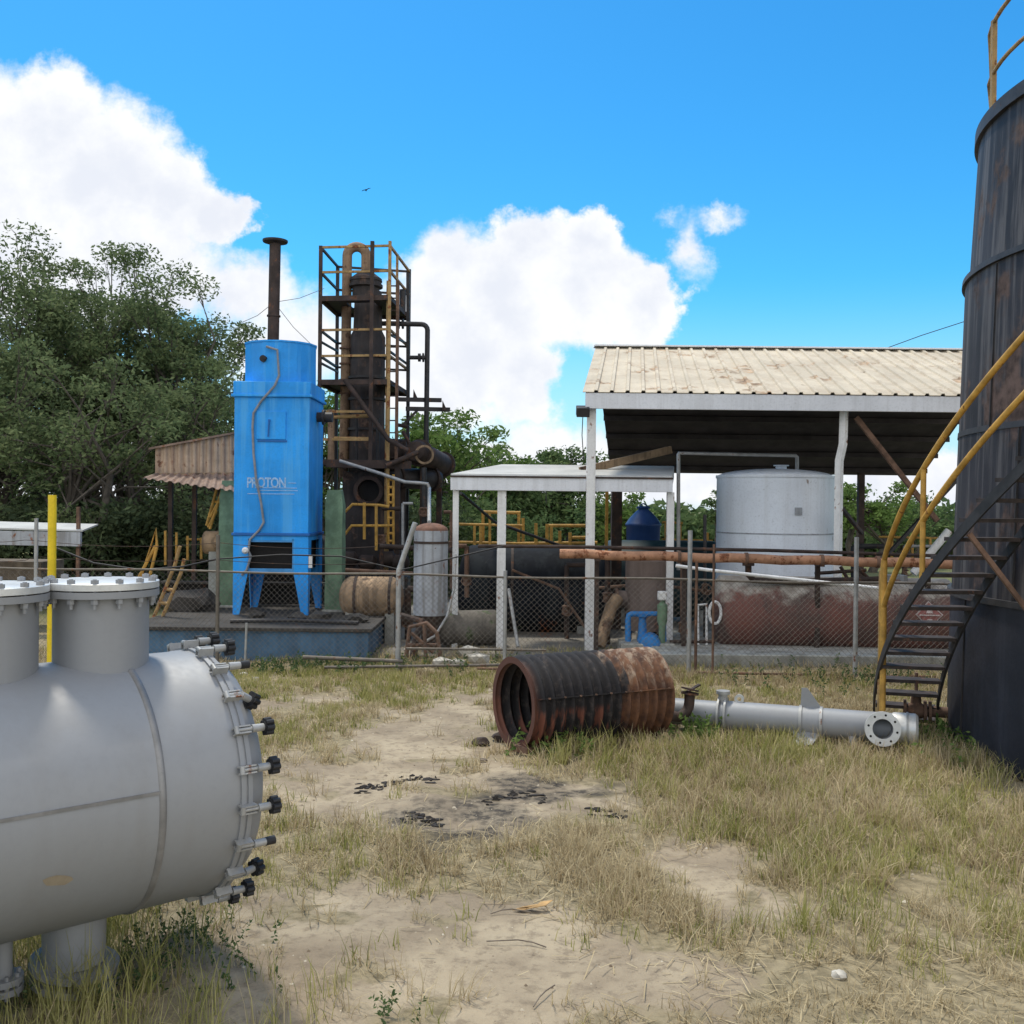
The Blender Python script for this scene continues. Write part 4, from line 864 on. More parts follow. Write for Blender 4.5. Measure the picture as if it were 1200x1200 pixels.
MB().tube([Mi @ P(*k) for k in ((877, 662, 17.0), (877, 673, 17.0), (883, 680, 17.0), (940, 682, 17.0), (1030, 679, 17.0))], .055, 12).build('top_pipe', 'darkrust', rt, local=True)
MB().annulus(Mi @ P(877, 663, 17.0), (0, 0, 1), .1, .04, .05, 18).build('top_flange', 'darkrust', rt, local=True)
for (p0, y0, p1, y1) in ((955, 672, 1015, 668), (960, 686, 1012, 680), (1000, 660, 1030, 690), (985, 664, 1000, 690)): MB().tube([Mi @ P(p0, y0, 17.1), Mi @ P(p1, y1, 17.1)], .03, 8).build('branch_pipe', 'darkrust', rt, local=True)
MB().box(Mi @ P(1048, 678, 17.2), (.35, .3, .12)).build('top_plate', 'grey_tank', rt, local=True)

# water tank on a stand
def water():
    d = 22.5; x = P(754, 600, d).x; zb = P(754, 648, d).z; z = lambda py: P(754, py, d).z; root = thing('water_tank', 'blue plastic water tank with a cone shaped top on a stand', 'water tank', (x, d, 0)); r = .375
    MB().lathe((x, d, 0), (0, 0, 1), [(zb, r * .9), (zb + .08, r * .95), (z(617), r), (z(616), r + .02), (z(614), r + .02), (z(613), r), (z(608), r * .84), (z(601), r * .52), (z(597), r * .3), (z(595), r * .27), (z(594), .02)], 40).build('body', 'plastic_blue', root, ang=50)
    MB().lathe((x, d, 0), (0, 0, 1), [(z(596), .15), (z(594.5), .16), (z(593), .1)], 24).build('lid', 'plastic_blue', root)
    pts = arc((x, d, z(594)), .07, 0, PI, 8); MB().tube(pts, .014, 8).build('lid_handle', 'plastic_blue', root)
    MB().box((x, d, zb - .05), (.95, .95, .1)).build('stand_top', 'darkrust', root)
    for sx in (-1, 1):
        for sy in (-1, 1): MB().beam((x + sx * .4, d + sy * .4, 0), (x + sx * .4, d + sy * .4, zb - .1), .09).build('stand_leg', 'darkrust', root)
water()

htank('dark_gap_filler', 'black cylinder added to darken the gap between the legs of the dust collector', 262, 396, 21.2, 21.2, 1.0, .82, 'hole', dish=.05, saddles=())  # added black cylinder that puts shade behind the collector legs
# blue pump set
def pump():
    d = 17.1; root = thing('pump_set', 'blue pump with an arched blue pipe and a round motor end', 'pump', (P(755, 760, d).x, d, 0))
    MB().tube([P(736, 765, d), P(736, 726, d), P(737, 721, d), P(741, 719.5, d), P(778, 719, d), P(778, 765, d)], .05, 12).build('arched_pipe', 'pump_blue', root)
    MB().lathe(P(753, 720, d), (0, 0, -1), [(0, .1), (.03, .1), (.06, .06), (.3, .075), (.45, .09), (.45, .06)], 20).build('riser', 'pump_blue', root)
    MB().lathe(P(761, 757, d - .3), (.15, 1, 0), [(-.03, .04), (0, .15), (.05, .185), (.35, .185), (.4, .1)], 28).build('motor', 'pump_blue', root)
    MB().box((P(757, 775, d).x, d, .12), (.9, .6, .24)).build('pump_base', 'concrete', root, bevel=.02)
pump()
def greenvalve():
    d = 16.95; q = P(776, 730, d); root = thing('green_filter', 'green canister with a white top standing beside the blue pump', 'filter', (q.x, d, 0))
    MB().lathe((q.x, d, 0), (0, 0, 1), [(P(776, 760, d).z, .05), (P(776, 732, d).z, .06), (P(776, 728, d).z, .085), (P(776, 709, d).z, .085), (P(776, 706, d).z, .04), (P(776, 703, d).z, .04)], 20).build('canister', 'green', root)
    MB().box((q.x - .005, d, P(776, 698, d).z), (.15, .13, .15)).build('white_head', 'white', root, bevel=.02); MB().cyl((q.x, d, 0), (q.x, d, P(776, 758, d).z), .04, seg=10).build('stand', 'pump_blue', root)
greenvalve()

# ================================================================== pipes on the rack
def long_pipe():
    d = 16.7; a, b = P(656, 649, d), P(1120, 661, 16.5); root = thing('rusty_pipeline', 'long peeling rust orange pipe running across the front of the tanks', 'pipe', (a.x, a.y, 0))
    pts = [a.lerp(b, i / 16) + Vector((0, 0, .012 * math.sin(i * 1.9))) for i in range(17)]
    MB().tube(pts, .078, 14).build('pipe', 'pipe_rust', root)
    for f in (.30, .47, .66, .8): c = a.lerp(b, f); MB().annulus(c, b - a, .10, .07, .05, 18).build('coupling', 'rust', root)
    for px in (700, 803, 960, 1090): c = P(px, 655, d + .02); f = (c.x - a.x) / (b.x - a.x); zz = a.lerp(b, f).z; MB().beam((c.x, d + .1, 0), (c.x, d + .1, zz - .07), .07).box((c.x, d, zz - .085), (.08, .3, .03)).build('support', 'darkrust', root)
MT['pipe_rust'] = paint('peeling_rust_pipe', (.42, .22, .13), .25, 5, .8, rust=.45, rs=6, rcol=(.2, .075, .035), speck=.4)
long_pipe()
lying_pipe('thin dark pipe running just above the rusty pipeline', [P(560, 640, 17.0), P(655, 640.5, 17.0), P(900, 645, 16.9), P(1120, 652, 16.8)], .03, 'darkrust', 'thin_pipe')
lying_pipe('thin white pipe below the rusty pipeline, falling towards the right', [P(792, 663, 16.2), P(830, 668, 16.2), P(1035, 690, 15.8)], .028, 'white', 'white_pipe')
lying_pipe('white pipe arching up over the silver tank from the canopy corner', [P(795, 668, 18.4), P(795, 533, 18.4), P(796, 531, 18.4), P(932, 534, 18.6), P(934, 536, 18.6), P(934, 552, 18.7)], .035, 'gal', 'arched_pipe')
lying_pipe('small white pipe frame standing left of the red tank', [P(818, 762, 17.0), P(818, 709, 17.0), P(828, 708, 17.0), P(828, 762, 17.0)], .025, 'white', 'pipe_hoop')
lying_pipe('pale hose coil looped at the left end of the red tank', [P(838 + 7 * math.sin(a), 718 + 13 * math.cos(a), 16.9) for a in [k * .45 for k in range(15)]], .025, 'white', 'hose_coil', 'hose')
lying_pipe('old hose hanging in a curve in front of the grey upright tank', [P(534, 650, 17.1), P(532, 690, 17.0), P(524, 722, 16.9), P(510, 745, 16.8), P(490, 757, 16.7), P(474, 762, 16.6)], .022, 'gal', 'loose_hose', 'hose')
lying_pipe('sagging dark cable strung across behind the left fence', [P(60, 640, 16.4), P(110, 660, 16.4), P(165, 668, 16.4), P(215, 664, 16.4), P(255, 655, 16.4)], .016, 'rubber', 'sagging_cable', 'cable')
lying_pipe('bundle of dark cable lying along the fence rail beside the dust collector', [P(255, 655, 16.3), P(330, 650, 16.3), P(400, 652, 16.3), P(470, 668, 16.2), P(590, 640, 16.6)], .012, 'rubber', 'loose_cable', 'cable')
lying_pipe('power line in the sky above the shed roof', [P(1028, 412, 30), P(1080, 393, 30), P(1145, 372, 30)], .012, 'rubber', 'power_line', 'cable')
lying_pipe('white slanting chute pipe behind the stair above the red tank', [P(1070, 672, 18.6), P(1112, 622, 18.6)], .07, 'white', 'slanting_chute')

# risers, valves and clutter of the pipe rack
def riser(label, px, y0, y1, d, r, m='darkrust', valve=None, arm=None):
    q = P(px, y1, d); root = thing('pipe_riser', label, 'pipe', (q.x, d, 0)); a, b = P(px, y0, d), P(px, y1, d)
    MB().tube([(a.x, d, max(a.z, 0)), b], r, 10).build('pipe', m, root)
    if valve:
        c = P(px, valve, d); MB().lathe(c - Vector((0, 0, .1)), (0, 0, 1), [(0, r), (.02, r * 2), (.04, r * 2), (.06, r * 1.6), (.14, r * 1.6), (.16, r * 2), (.18, r * 2), (.2, r)], 16).cyl(c, c + Vector((0, -.18, 0)), .015, seg=8).build('valve', 'rust', root)
        MB().tube([c + Vector((.09 * math.cos(k * PI / 6), -.18, .09 * math.sin(k * PI / 6))) for k in range(12)], .01, 6, closed=True).build('handwheel', 'rust', root)
    if arm: MB().tube([b, P(arm, y1, d)], r, 10).build('arm', m, root)
riser('rusty riser with a handwheel valve right of the blue pump', 800, 765, 655, 17.3, .04, 'rust', 735, 815)
riser('dark riser standing between the brown upright tank and the shed post', 712, 760, 655, 18.2, .05, 'darkrust', 700)
riser('thin black riser just left of the fence double post', 826, 765, 603, 18.0, .03, 'blackmetal', 690)
riser('black arched pipe rising at the right of the silver tank', 1000, 700, 640, 19.5, .05, 'blackmetal', None, 1035)
riser('thin pale riser near the right end of the red tank', 1060, 700, 640, 19.6, .03, 'gal', 668, 1100)
riser('rusty riser behind the grey upright tank', 547, 700, 640, 19.0, .045, 'rust', 680, 536)
riser('black riser with a valve left of the grey upright tank', 478, 760, 690, 18.6, .06, 'darkrust', 728, 500)
riser('dark drain riser under the left end of the rusty pipeline', 664, 765, 662, 18.9, .045, 'darkrust', 715, 690)
riser('dark riser with a valve in front of the tower firebox at the right', 447, 680, 596, 20.2, .045, 'darkrust', 632, 470)
riser('pale thin riser beside the tower ladder foot', 472, 690, 590, 20.0, .03, 'gal', None, 484)
riser('black riser rising under the pale ring to the tower exchanger', 497, 690, 548, 20.6, .05, 'blackmetal', 600)
riser('rusty riser just right of the grey upright tank top', 529, 690, 600, 19.4, .035, 'rust', 640, 520)
lying_pipe('dark horizontal pipe behind the grey upright tank at its top band', [P(445, 640, 19.2), P(535, 645, 19.2)], .05, 'darkrust', 'horizontal_pipe')
lying_pipe('rust brown pipe running level with the top of the tan tank', [P(400, 668, 19.0), P(484, 672, 19.0)], .04, 'rust', 'horizontal_pipe')
lying_pipe('thin rusty pipe running behind the pump from the canopy to the red tank', [P(690, 690, 19.0), P(760, 684, 19.0), P(838, 694, 18.4)], .03, 'rust', 'thin_pipe')
lying_pipe('slanting rusty pipe across the front of the navy tank', [P(600, 668, 18.6), P(655, 690, 18.6), P(690, 742, 18.4)], .025, 'rust', 'slanting_pipe')
lying_pipe('low dark pipe above the concrete slab left of the red tank', [P(785, 752, 17.0), P(838, 752, 17.0)], .03, 'darkrust', 'low_pipe')
lying_pipe('thin black pipe climbing diagonally under the left end of the canopy', [P(540, 578, 18.4), P(580, 612, 20.5), P(700, 655, 21)], .03, 'blackmetal', 'diagonal_pipe')
lying_pipe('grey prop pipe leaning behind the second canopy post', [P(596, 690, 17.2), P(607, 758, 16.8)], .03, 'gal', 'prop_pipe')
# ================================================================== white canopy
def canopy():
    d = 17.5; a, b = P(528, 567, d), P(788, 572, d); root = thing('white_canopy', 'low white painted canopy roof on white posts', 'canopy', ((a.x + b.x) / 2, d, 0)); zt, zb = P(600, 558, d).z, P(600, 575, d).z
    f = MB().box(((a.x + b.x) / 2, d, (zt + zb) / 2), (b.x - a.x, .07, zt - zb)).build('fascia', 'white_fascia', root, bevel=.006); MATS[f.name] = MATS[root.name]
    MB().box(((a.x + b.x) / 2, d - .045, zt - .012), (b.x - a.x, .02, .03)).build('drip_edge', 'darkrust', f)
    zr = P(600, 546, 19.6).z; c0, c1 = P(588, 546, 19.6).x, P(790, 546, 19.6).x
    MB().prism([(a.x, d + .04, zt + .004), (b.x, d + .04, zt + .004), (c1, 19.6, zr), (c0, 19.6, zr)], (0, 0, .03)).build('roof_sheet', 'canopy_roof', root)
    MB().beam((c0, 19.65, zr - .1), (c1, 19.65, zr - .1), .06, .22).build('rear_beam', 'white', root)
    MB().beam((b.x - .035, d + .04, zt - .1), (c1 - .03, 19.6, zr - .1), .06, .2).build('side_beam', 'white', root)
    MB().beam((a.x + .04, d + .04, zt - .12), (c0, 19.6, zr - .12), .05, .12).build('side_beam', 'darkrust', root)
    for px, yb, w_ in ((534, 756, .10), (588, 742, .15), (786, 757, .12)):
        q = P(px, 600, d + .05); MB().box((q.x, d + .10, zb / 2), (w_, w_, zb)).build('post', 'white', root, bevel=.006)
    MB().beam(P(640, 576, d - .05), P(640, 590, d - .05), .015).build('hanging_wire', 'rubber', root)
canopy()

# ================================================================== big shed
sl_ = MB().prism([(-2.4, 16.6, -.2), (14, 16.6, -.2), (14, 30, -.2), (-2.4, 30, -.2)], (0, 0, .24)).build('concrete_floor', 'slab', None); tag(sl_, kind='structure')
def shed():
    d = 17.3; xl, xr = P(686, 465, d).x, 10.2; zt, zb = P(900, 464, d).z, P(900, 481, d).z; yr = 21.2; zr = P(900, 409, yr).z; xlr = P(698, 405, yr).x
    root = thing('open_shed', 'big open steel shed with a cream rust stained sheet roof on white posts', 'shed', ((xl + xr) / 2, 20, 0))
    zt += .02
    MB().box(((xl + xr) / 2, d, (zt + zb) / 2), (xr - xl, .05, zt - zb)).build('fascia', 'white_fascia', root, bevel=.006)
    def sheet(A, Bv, C, D, nr, th, hgt_, name, m):
        """ribbed sheet: A,B front edge (left,right), C,D rear edge (left,right)"""
        A, Bv, C, D = map(Vector, (A, Bv, C, D)); nrm = (Bv - A).cross(C - A).normalized(); top = []; n = nr * 4
        for i in range(nr):
            for f, h in ((0, 0), (.70, 0), (.76, hgt_), (.94, hgt_)): top.append(((i + f) / nr, h))
        top.append((1.0, 0)); B = MB(); rings = []
        for (u, h) in top:
            p0 = A.lerp(Bv, u); p1 = C.lerp(D, u); rings.append([p0 + nrm * h, p1 + nrm * h, p1 + nrm * (h - th), p0 + nrm * (h - th)])
        B.ringtube(rings); return B.build(name, m, root, ang=20)
    sheet((xl - .05, d - .04, zt + .015), (xr, d - .04, zt + .015), (xlr, yr, zr), (xr, yr, zr), 34, .012, .035, 'roof_sheet', 'roof')
    yb, zbk = 28.0, P(900, 553, 28).z; xlb = P(716, 540, yb).x
    sheet((xlr, yr, zr), (xr, yr, zr), (xlb, yb, zbk), (xr + 1, yb, zbk), 34, .012, .035, 'roof_sheet', 'roof')
    MB().prism([(xlr, yr + .02, zr - .06), (xr, yr + .02, zr - .06), (xr + 1, yb, zbk - .06), (xlb, yb, zbk - .06)], (0, 0, .02)).build('rear_shade_sheet', 'under', root)  # dark sheet putting shade under the rear slope
    MB().prism([(xl, d + .03, zt - .05), (xr, d + .03, zt - .05), (xr, yr, zr - .06), (xlr, yr, zr - .06)], (0, 0, .02)).build('front_shade_sheet', 'under', root)  # the same shade-coloured sheet below the front slope
    MB().box(((xlr + xr) / 2, yr, zr + .02), (xr - xlr + .06, .35, .03)).build('ridge_cap', 'white_fascia', root)
    for k in range(1, 7):
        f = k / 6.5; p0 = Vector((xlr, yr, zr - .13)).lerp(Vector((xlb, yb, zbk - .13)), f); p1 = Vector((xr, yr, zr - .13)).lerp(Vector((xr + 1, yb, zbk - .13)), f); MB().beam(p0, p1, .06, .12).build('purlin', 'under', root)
    for k in range(0):
        f = (k + .4) / 4; p0 = Vector((xlr, yr, zr - .18)).lerp(Vector((xr, yr, zr - .18)), f); p1 = Vector((xlb, yb, zbk - .18)).lerp(Vector((xr, yb, zbk - .18)), f); MB().beam(p0, p1, .1, .18).build('rafter', 'under', root)
    for k in range(36): pass
    q = P(693, 500, 17.45); MB().box((q.x, 17.45, zb / 2), (.15, .12, zb + .06)).build('post', 'white', root, bevel=.006)
    q0, q1 = P(989, 486, 17.5), P(983, 560, 17.5)
    MB().tube([P(989, 482, 17.5), P(988, 520, 17.5), P(983.5, 540, 17.5), P(982.5, 600, 17.5), (P(982.5, 600, 17.5).x, 17.5, 0)], .075, 4).build('post', 'white', root)
    for px in (720, 1010): q = P(px, 600, 27.5); MB().box((q.x, 27.6, zbk / 2), (.16, .16, zbk)).build('post', 'darkrust', root)
    MB().beam(P(1003, 489, 17.55), P(1098, 610, 17.55), .08).build('brace', 'rust', root)
    MB().beam(P(982, 590, 17.6), P(1010, 625, 18.5), .06).build('brace', 'darkrust', root)
    MB().beam(P(1040, 650, 19), P(1128, 555, 19.5), .06).build('brace', 'blackmetal', root)
    MB().beam(P(680, 552, 18.6), P(786, 527, 19.2), .1, .14).build('loose_beam', 'tan', root)
    q = P(683, 482, 17.3); MB().box(q, (.22, .22, .16), Matrix.Rotation(.3, 3, 'X')).build('floodlight', 'blackmetal', root, bevel=.01)
    MB().tube([P(683, 487, 17.25), P(682, 510, 17.25), P(684, 540, 17.3)], .008, 5).build('lamp_cable', 'rubber', root)
shed()
def column_post(): 
    q = P(722, 650, 20.5); root = thing('brown_column', 'dark brown column with a yellow edge behind the shed post', 'column', (q.x, 20.5, 0)); zt = P(722, 575, 20.5).z
    MB().box((q.x, 20.5, zt / 2), (.2, .2, zt)).build('shaft', 'darkrust', root); MB().box((P(711, 600, 20.4).x, 20.4, zt / 2), (.06, .05, zt)).build('yellow_angle', 'yellow', root)
column_post()

# ================================================================== tin shed on the left
def tinshed():
    d = 20.0; a, b = P(182, 540, d), P(276, 540, d); z = lambda py, px=230: P(px, py, d).z; root = thing('tin_shed', 'rusty corrugated tin shed roof with a flared awning left of the dust collector', 'shed', ((a.x + b.x) / 2, d, 0))
    def corr(P0, P1, Q0, Q1, n, amp, nm, m):
        P0, P1, Q0, Q1 = map(Vector, (P0, P1, Q0, Q1)); nr = (P1 - P0).cross(Q0 - P0).normalized(); rings = []
        for i in range(n * 4 + 1):
            u = i / (n * 4); k = (0, amp, amp, 0)[i % 4]; p = P0.lerp(P1, u) + nr * k; q = Q0.lerp(Q1, u) + nr * k; rings.append([p, q, q + nr * .006, p + nr * .006])
        return MB().ringtube(rings).build(nm, m, root, ang=25)
    corr(P(182, 556, d), P(276, 555, d), P(182, 526, d), P(276, 509, d), 11, .03, 'cladding', 'corr_tan')
    corr(P(166, 561, 19.3), P(276, 577, 18.95), P(182, 556, d), P(276, 555, d), 11, .03, 'awning', 'corr_rust')
    MB().prism([P(174, 527, d - .1), P(277, 508, d - .1), P(277, 508, d - .1) + Vector((0, 2.2, .25)), P(174, 527, d - .1) + Vector((0, 2.2, .25))], (0, 0, .04)).build('roof_sheet', 'corr_rust', root)
    MB().beam(P(182, 556.5, d - .05), P(276, 555.5, d - .05), .05, .06).build('eave_beam', 'tan', root)
    for px in (200, 228, 270): q = P(px, 600, d + .1); MB().beam((q.x, q.y, 0), (q.x, q.y, z(552)), .08).build('post', 'darkrust', root)
tinshed()
def leftshelter():
    d = 19.0; root = thing('grey_shelter', 'low shelter with a grey steel edge beam at the left edge behind the yellow post', 'shelter', (P(40, 630, d).x, d, 0)); a, b = P(-60, 625, d), P(95, 627, d)
    MB().beam(P(-60, 629, d), P(95, 632, d), .08, .26).build('edge_beam', 'grey_tank', root)
    a, b = P(-60, 619, d), P(97, 623, d); MB().prism([a, b, b + Vector((0, .7, .10)), a + Vector((0, .7, .10))], (0, 0, .03)).build('roof_sheet', 'canopy_roof', root)
    for px in (92, -20): q = P(px, 600, d + .1); MB().beam((q.x, q.y, 0), (q.x, q.y, P(px, 594 if px > 0 else 640, d).z), .06).build('post', 'rust', root)
    MB().box((P(15, 655, 20).x, 20.3, P(15, 668, 20).z), (1.3, 1, .35)).build('stacked_boards', 'wood', root)
leftshelter()
tag(htank('rusty_drum', 'pinkish rusty drum lying under the tin awning beside the green pillar', 238, 266, 19.6, 19.6, 1.72, .22, 'tan', saddles=(.5,), dish=.05)[0], None)

# ================================================================== bits and pieces
def deckstuff():
    a, b = P(186, 722, 19.5), P(398, 722, 19.5); c = (a + b) / 2; root = thing('black_channel', 'low black steel channel along the back of the deck under the dust collector', 'beam', (c.x, 19.6, .5))
    MB().box((c.x, 19.72, .74), (b.x - a.x, .06, .4)).build('web', 'hole', root); MB().box((c.x, 19.66, .95), (b.x - a.x, .2, .04)).build('top_flange', 'deck', root)
deckstuff()
for i, (px, py, d, r, lab) in enumerate([(222, 706, 18.6, .38, 'dark grey heap of rubble on the blue wall deck beside the rusty steps'), (350, 722, 17.3, .13, 'small dark lump of debris on the deck between the collector legs'), (376, 722, 17.2, .16, 'black junk pile on the deck at the right leg of the dust collector'), (300, 724, 17.6, .12, 'small dark lump on the deck at the left leg of the dust collector'), (418, 724, 17.0, .14, 'dark lump on the deck under the tan tank')]):
    q = P(px, py, d); tag(MB().blob((q.x, d, .53 + r * .3), (r * 1.3, r * .8, r * .7), .3, i + 70, 2).build('rubble_heap', 'deck', None, origin=(q.x, d, .5), ang=20), lab, 'rubble')
lying_pipe('thin black pipe lying along the front edge of the blue wall deck', [P(270, 728, 16.6), P(345, 727, 16.7), P(420, 730, 16.6)], .035, 'blackmetal', 'edge_pipe')
def scrap(name, label, fn, mat, loc, cat='scrap'):
    B = MB(); fn(B); o = B.build(name, mat, None, origin=(loc.x, loc.y, 0)); tag(o, label, cat)
q = P(500, 765, 16.2)
scrap('scrap_iron', 'twisted rusty iron frame in the scrap heap behind the fence', lambda B: B.tube([P(476, 770, 16.2), P(480, 735, 16.2), P(500, 730, 16.3), P(512, 742, 16.2), P(516, 770, 16.2)], .035, 8).tube([P(482, 742, 16.3), P(508, 765, 16.2)], .03, 8).tube([P(497, 732, 16.2), P(499, 772, 16.1)], .03, 8).tube([P(478, 756, 16.1), P(514, 756, 16.3)], .03, 8), 'rust', q)
scrap('scrap_pipe', 'bent rusty pipe leaning in the scrap heap left of the canopy post', lambda B: B.tube([P(484, 772, 16.4), P(488, 745, 16.5), P(494, 728, 16.6), P(470, 722, 16.7)], .06, 10), 'darkrust', q)
for i, (px, py, d, r, lab) in enumerate([(516, 775, 15.6, .16, 'pale rubble block at the fence foot under the scrap frame'), (535, 775, 15.7, .13, 'pale rubble block between the scrap frame and the canopy post'), (560, 772, 15.9, .2, 'grey rubble block right of the thin canopy post'), (548, 752, 16.6, .2, 'grey stone resting under the mossy drum')]):
    q = P(px, py, d); o = MB().blob((q.x, d, r * .5), (r, r * .8, r * .6), .22, i, 1).build('rubble_block', 'stone', None, origin=(q.x, d, 0), ang=20); tag(o, lab, 'rubble')
for i, (px, py, r, lab) in enumerate([(285, 790, .045, 'small white stone in the grass below the blue wall'), (983, 1147, .035, 'small white stone on dry straw at the lower right'), (300, 797, .04, 'flat pale stone in the grass right of the small white stone'), (590, 868, .09, 'dark lump of clay at the mouth of the corrugated pipe'), (563, 872, .07, 'brown clod on the sand left of the corrugated pipe mouth'), (566, 893, .035, 'small tan pebble on the sand below the corrugated pipe mouth')]):
    q = G(px, py); o = MB().blob((q.x, q.y, hz(q.x, q.y) + r * .4), (r * 1.3, r, r * .75), .2, i + 9, 2).build('stone', 'stone' if i < 3 else ('darkrust' if i in (3, 4) else 'wood'), None, origin=(q.x, q.y, 0)); tag(o, lab, 'stone')
def chars(px0, px1, py, n, seed, label):
    r = random.Random(seed); B = MB()
    for i in range(n):
        f = r.random(); q = G(px0 + (px1 - px0) * f + r.gauss(0, 4), py + 7 * math.sin(f * 5 + seed) * .6 + r.gauss(0, 2.6)); B.blob((q.x, q.y, hz(q.x, q.y) + .003), (r.uniform(.012, .045), r.uniform(.008, .02), r.uniform(.004, .016)), .7, seed * 50 + i, 1)
    q = G((px0 + px1) / 2, py); o = B.build('charred_debris', 'char', None, origin=(q.x, q.y, 0), ang=15); tag(o, label, 'debris')
chars(418, 508, 917, 70, 1, 'flat strip of black charred debris lying on the pale sand')
chars(570, 640, 937, 40, 2, 'thin black charred crust on the oily soil at the middle')
chars(470, 520, 962, 40, 3, 'black crumbled crust at the left end of the oily stain')
chars(690, 735, 952, 26, 4, 'small black crumbs at the right end of the oily stain')
B = MB(); q = G(625, 1068); z = hz(q.x, q.y); rr = random.Random(3)
for i in range(4):
    c = Vector((q.x + (i - 1.5) * .04, q.y + rr.uniform(-.02, .02), z + .02 + .01 * i)); a = rr.uniform(-.5, .5); e = Vector((math.cos(a), math.sin(a), .15)) * .07; s = Vector((-math.sin(a), math.cos(a), rr.uniform(-.3, .5))) * .028; B.prism([c - e, c - s, c + e, c + s], (0, 0, .003))
tag(B.build('dead_leaf', 'leafdry', None, origin=(q.x, q.y, 0)), 'curled orange brown dead leaf on the sand edge in the middle foreground', 'leaf')
for i, (x0, y0, x1, y1, lab) in enumerate([(575, 1073, 622, 1074, 'thin dry stick on the sand beside the orange leaf'), (640, 1110, 570, 1106, 'thin crooked twig lying on the open sand in the foreground'), (625, 1180, 650, 1155, 'dark twig with small shoots on the sand at the bottom')]):
    a, b = G(x0, y0), G(x1, y1); a.z = hz(a.x, a.y) + .012; b.z = hz(b.x, b.y) + .02; m = a.lerp(b, .5) + Vector((.01, .03, .012)); tag(MB().tube([a, a.lerp(m, .5) + Vector((0, .01, .004)), m, b], .0035, 6).build('twig', 'wood', None, origin=(a.x, a.y, 0)), lab, 'twig')
# bird
q = P(429, 223, 62); B = MB()
sp_ = [(-.26, -.05), (-.17, 0.0), (-.08, .02), (0, 0), (.08, .07), (.17, .12), (.27, .13)]; rings = []
for (u, v) in sp_:
    ch = .075 * (1 - abs(u) * 2.6) + .02; th = .012 + (.03 if abs(u) < .05 else 0); c = q + Vector((u, 0, v)); rings.append([c + Vector((0, -ch, 0)), c + Vector((0, 0, th)), c + Vector((0, ch, 0)), c + Vector((0, 0, -th))])
B.ringtube(rings); B.lathe(q + Vector((-.02, .16, -.01)), (.1, -1, .05), [(0, .01), (.06, .03), (.16, .045), (.26, .035), (.32, .03), (.37, .005)], 10)
tag(B.build('bird', 'feather', None, origin=q), 'tiny dark bird gliding in the blue sky above the tower', 'bird')
# ------------------------------------------------------------------ grass
ZG = gpoly([(735, 885), (850, 858), (1300, 868), (1300, 1105), (1000, 1115), (860, 1005), (760, 965)])
ZV = gpoly([(-260, 1100), (120, 1075), (230, 1110), (330, 1150), (300, 1330), (-260, 1330)])
ZU = gpoly([(200, 780), (575, 780), (575, 812), (420, 835), (300, 880), (200, 880)])
ZD = gpoly([(470, 985), (620, 960), (770, 985), (800, 1090), (720, 1100), (520, 1055)])
ZS = gpoly([(700, 1125), (900, 1100), (1300, 1105), (1300, 1340), (700, 1340)])
ZC = gpoly([(600, 872), (690, 860), (740, 880), (720, 905), (620, 905)])
def soft(x, y, p, s=.5): return np.clip(polysd(x, y, p) / s + .5, 0, 1)
def tufts(n, seed):
    r = np.random.default_rng(seed); d = 3.6 + (17.6 - 3.6) * r.random(n) ** .72
    x = (r.random(n) * 2 - 1) * (d * .56 + 1.0); return r, x, d
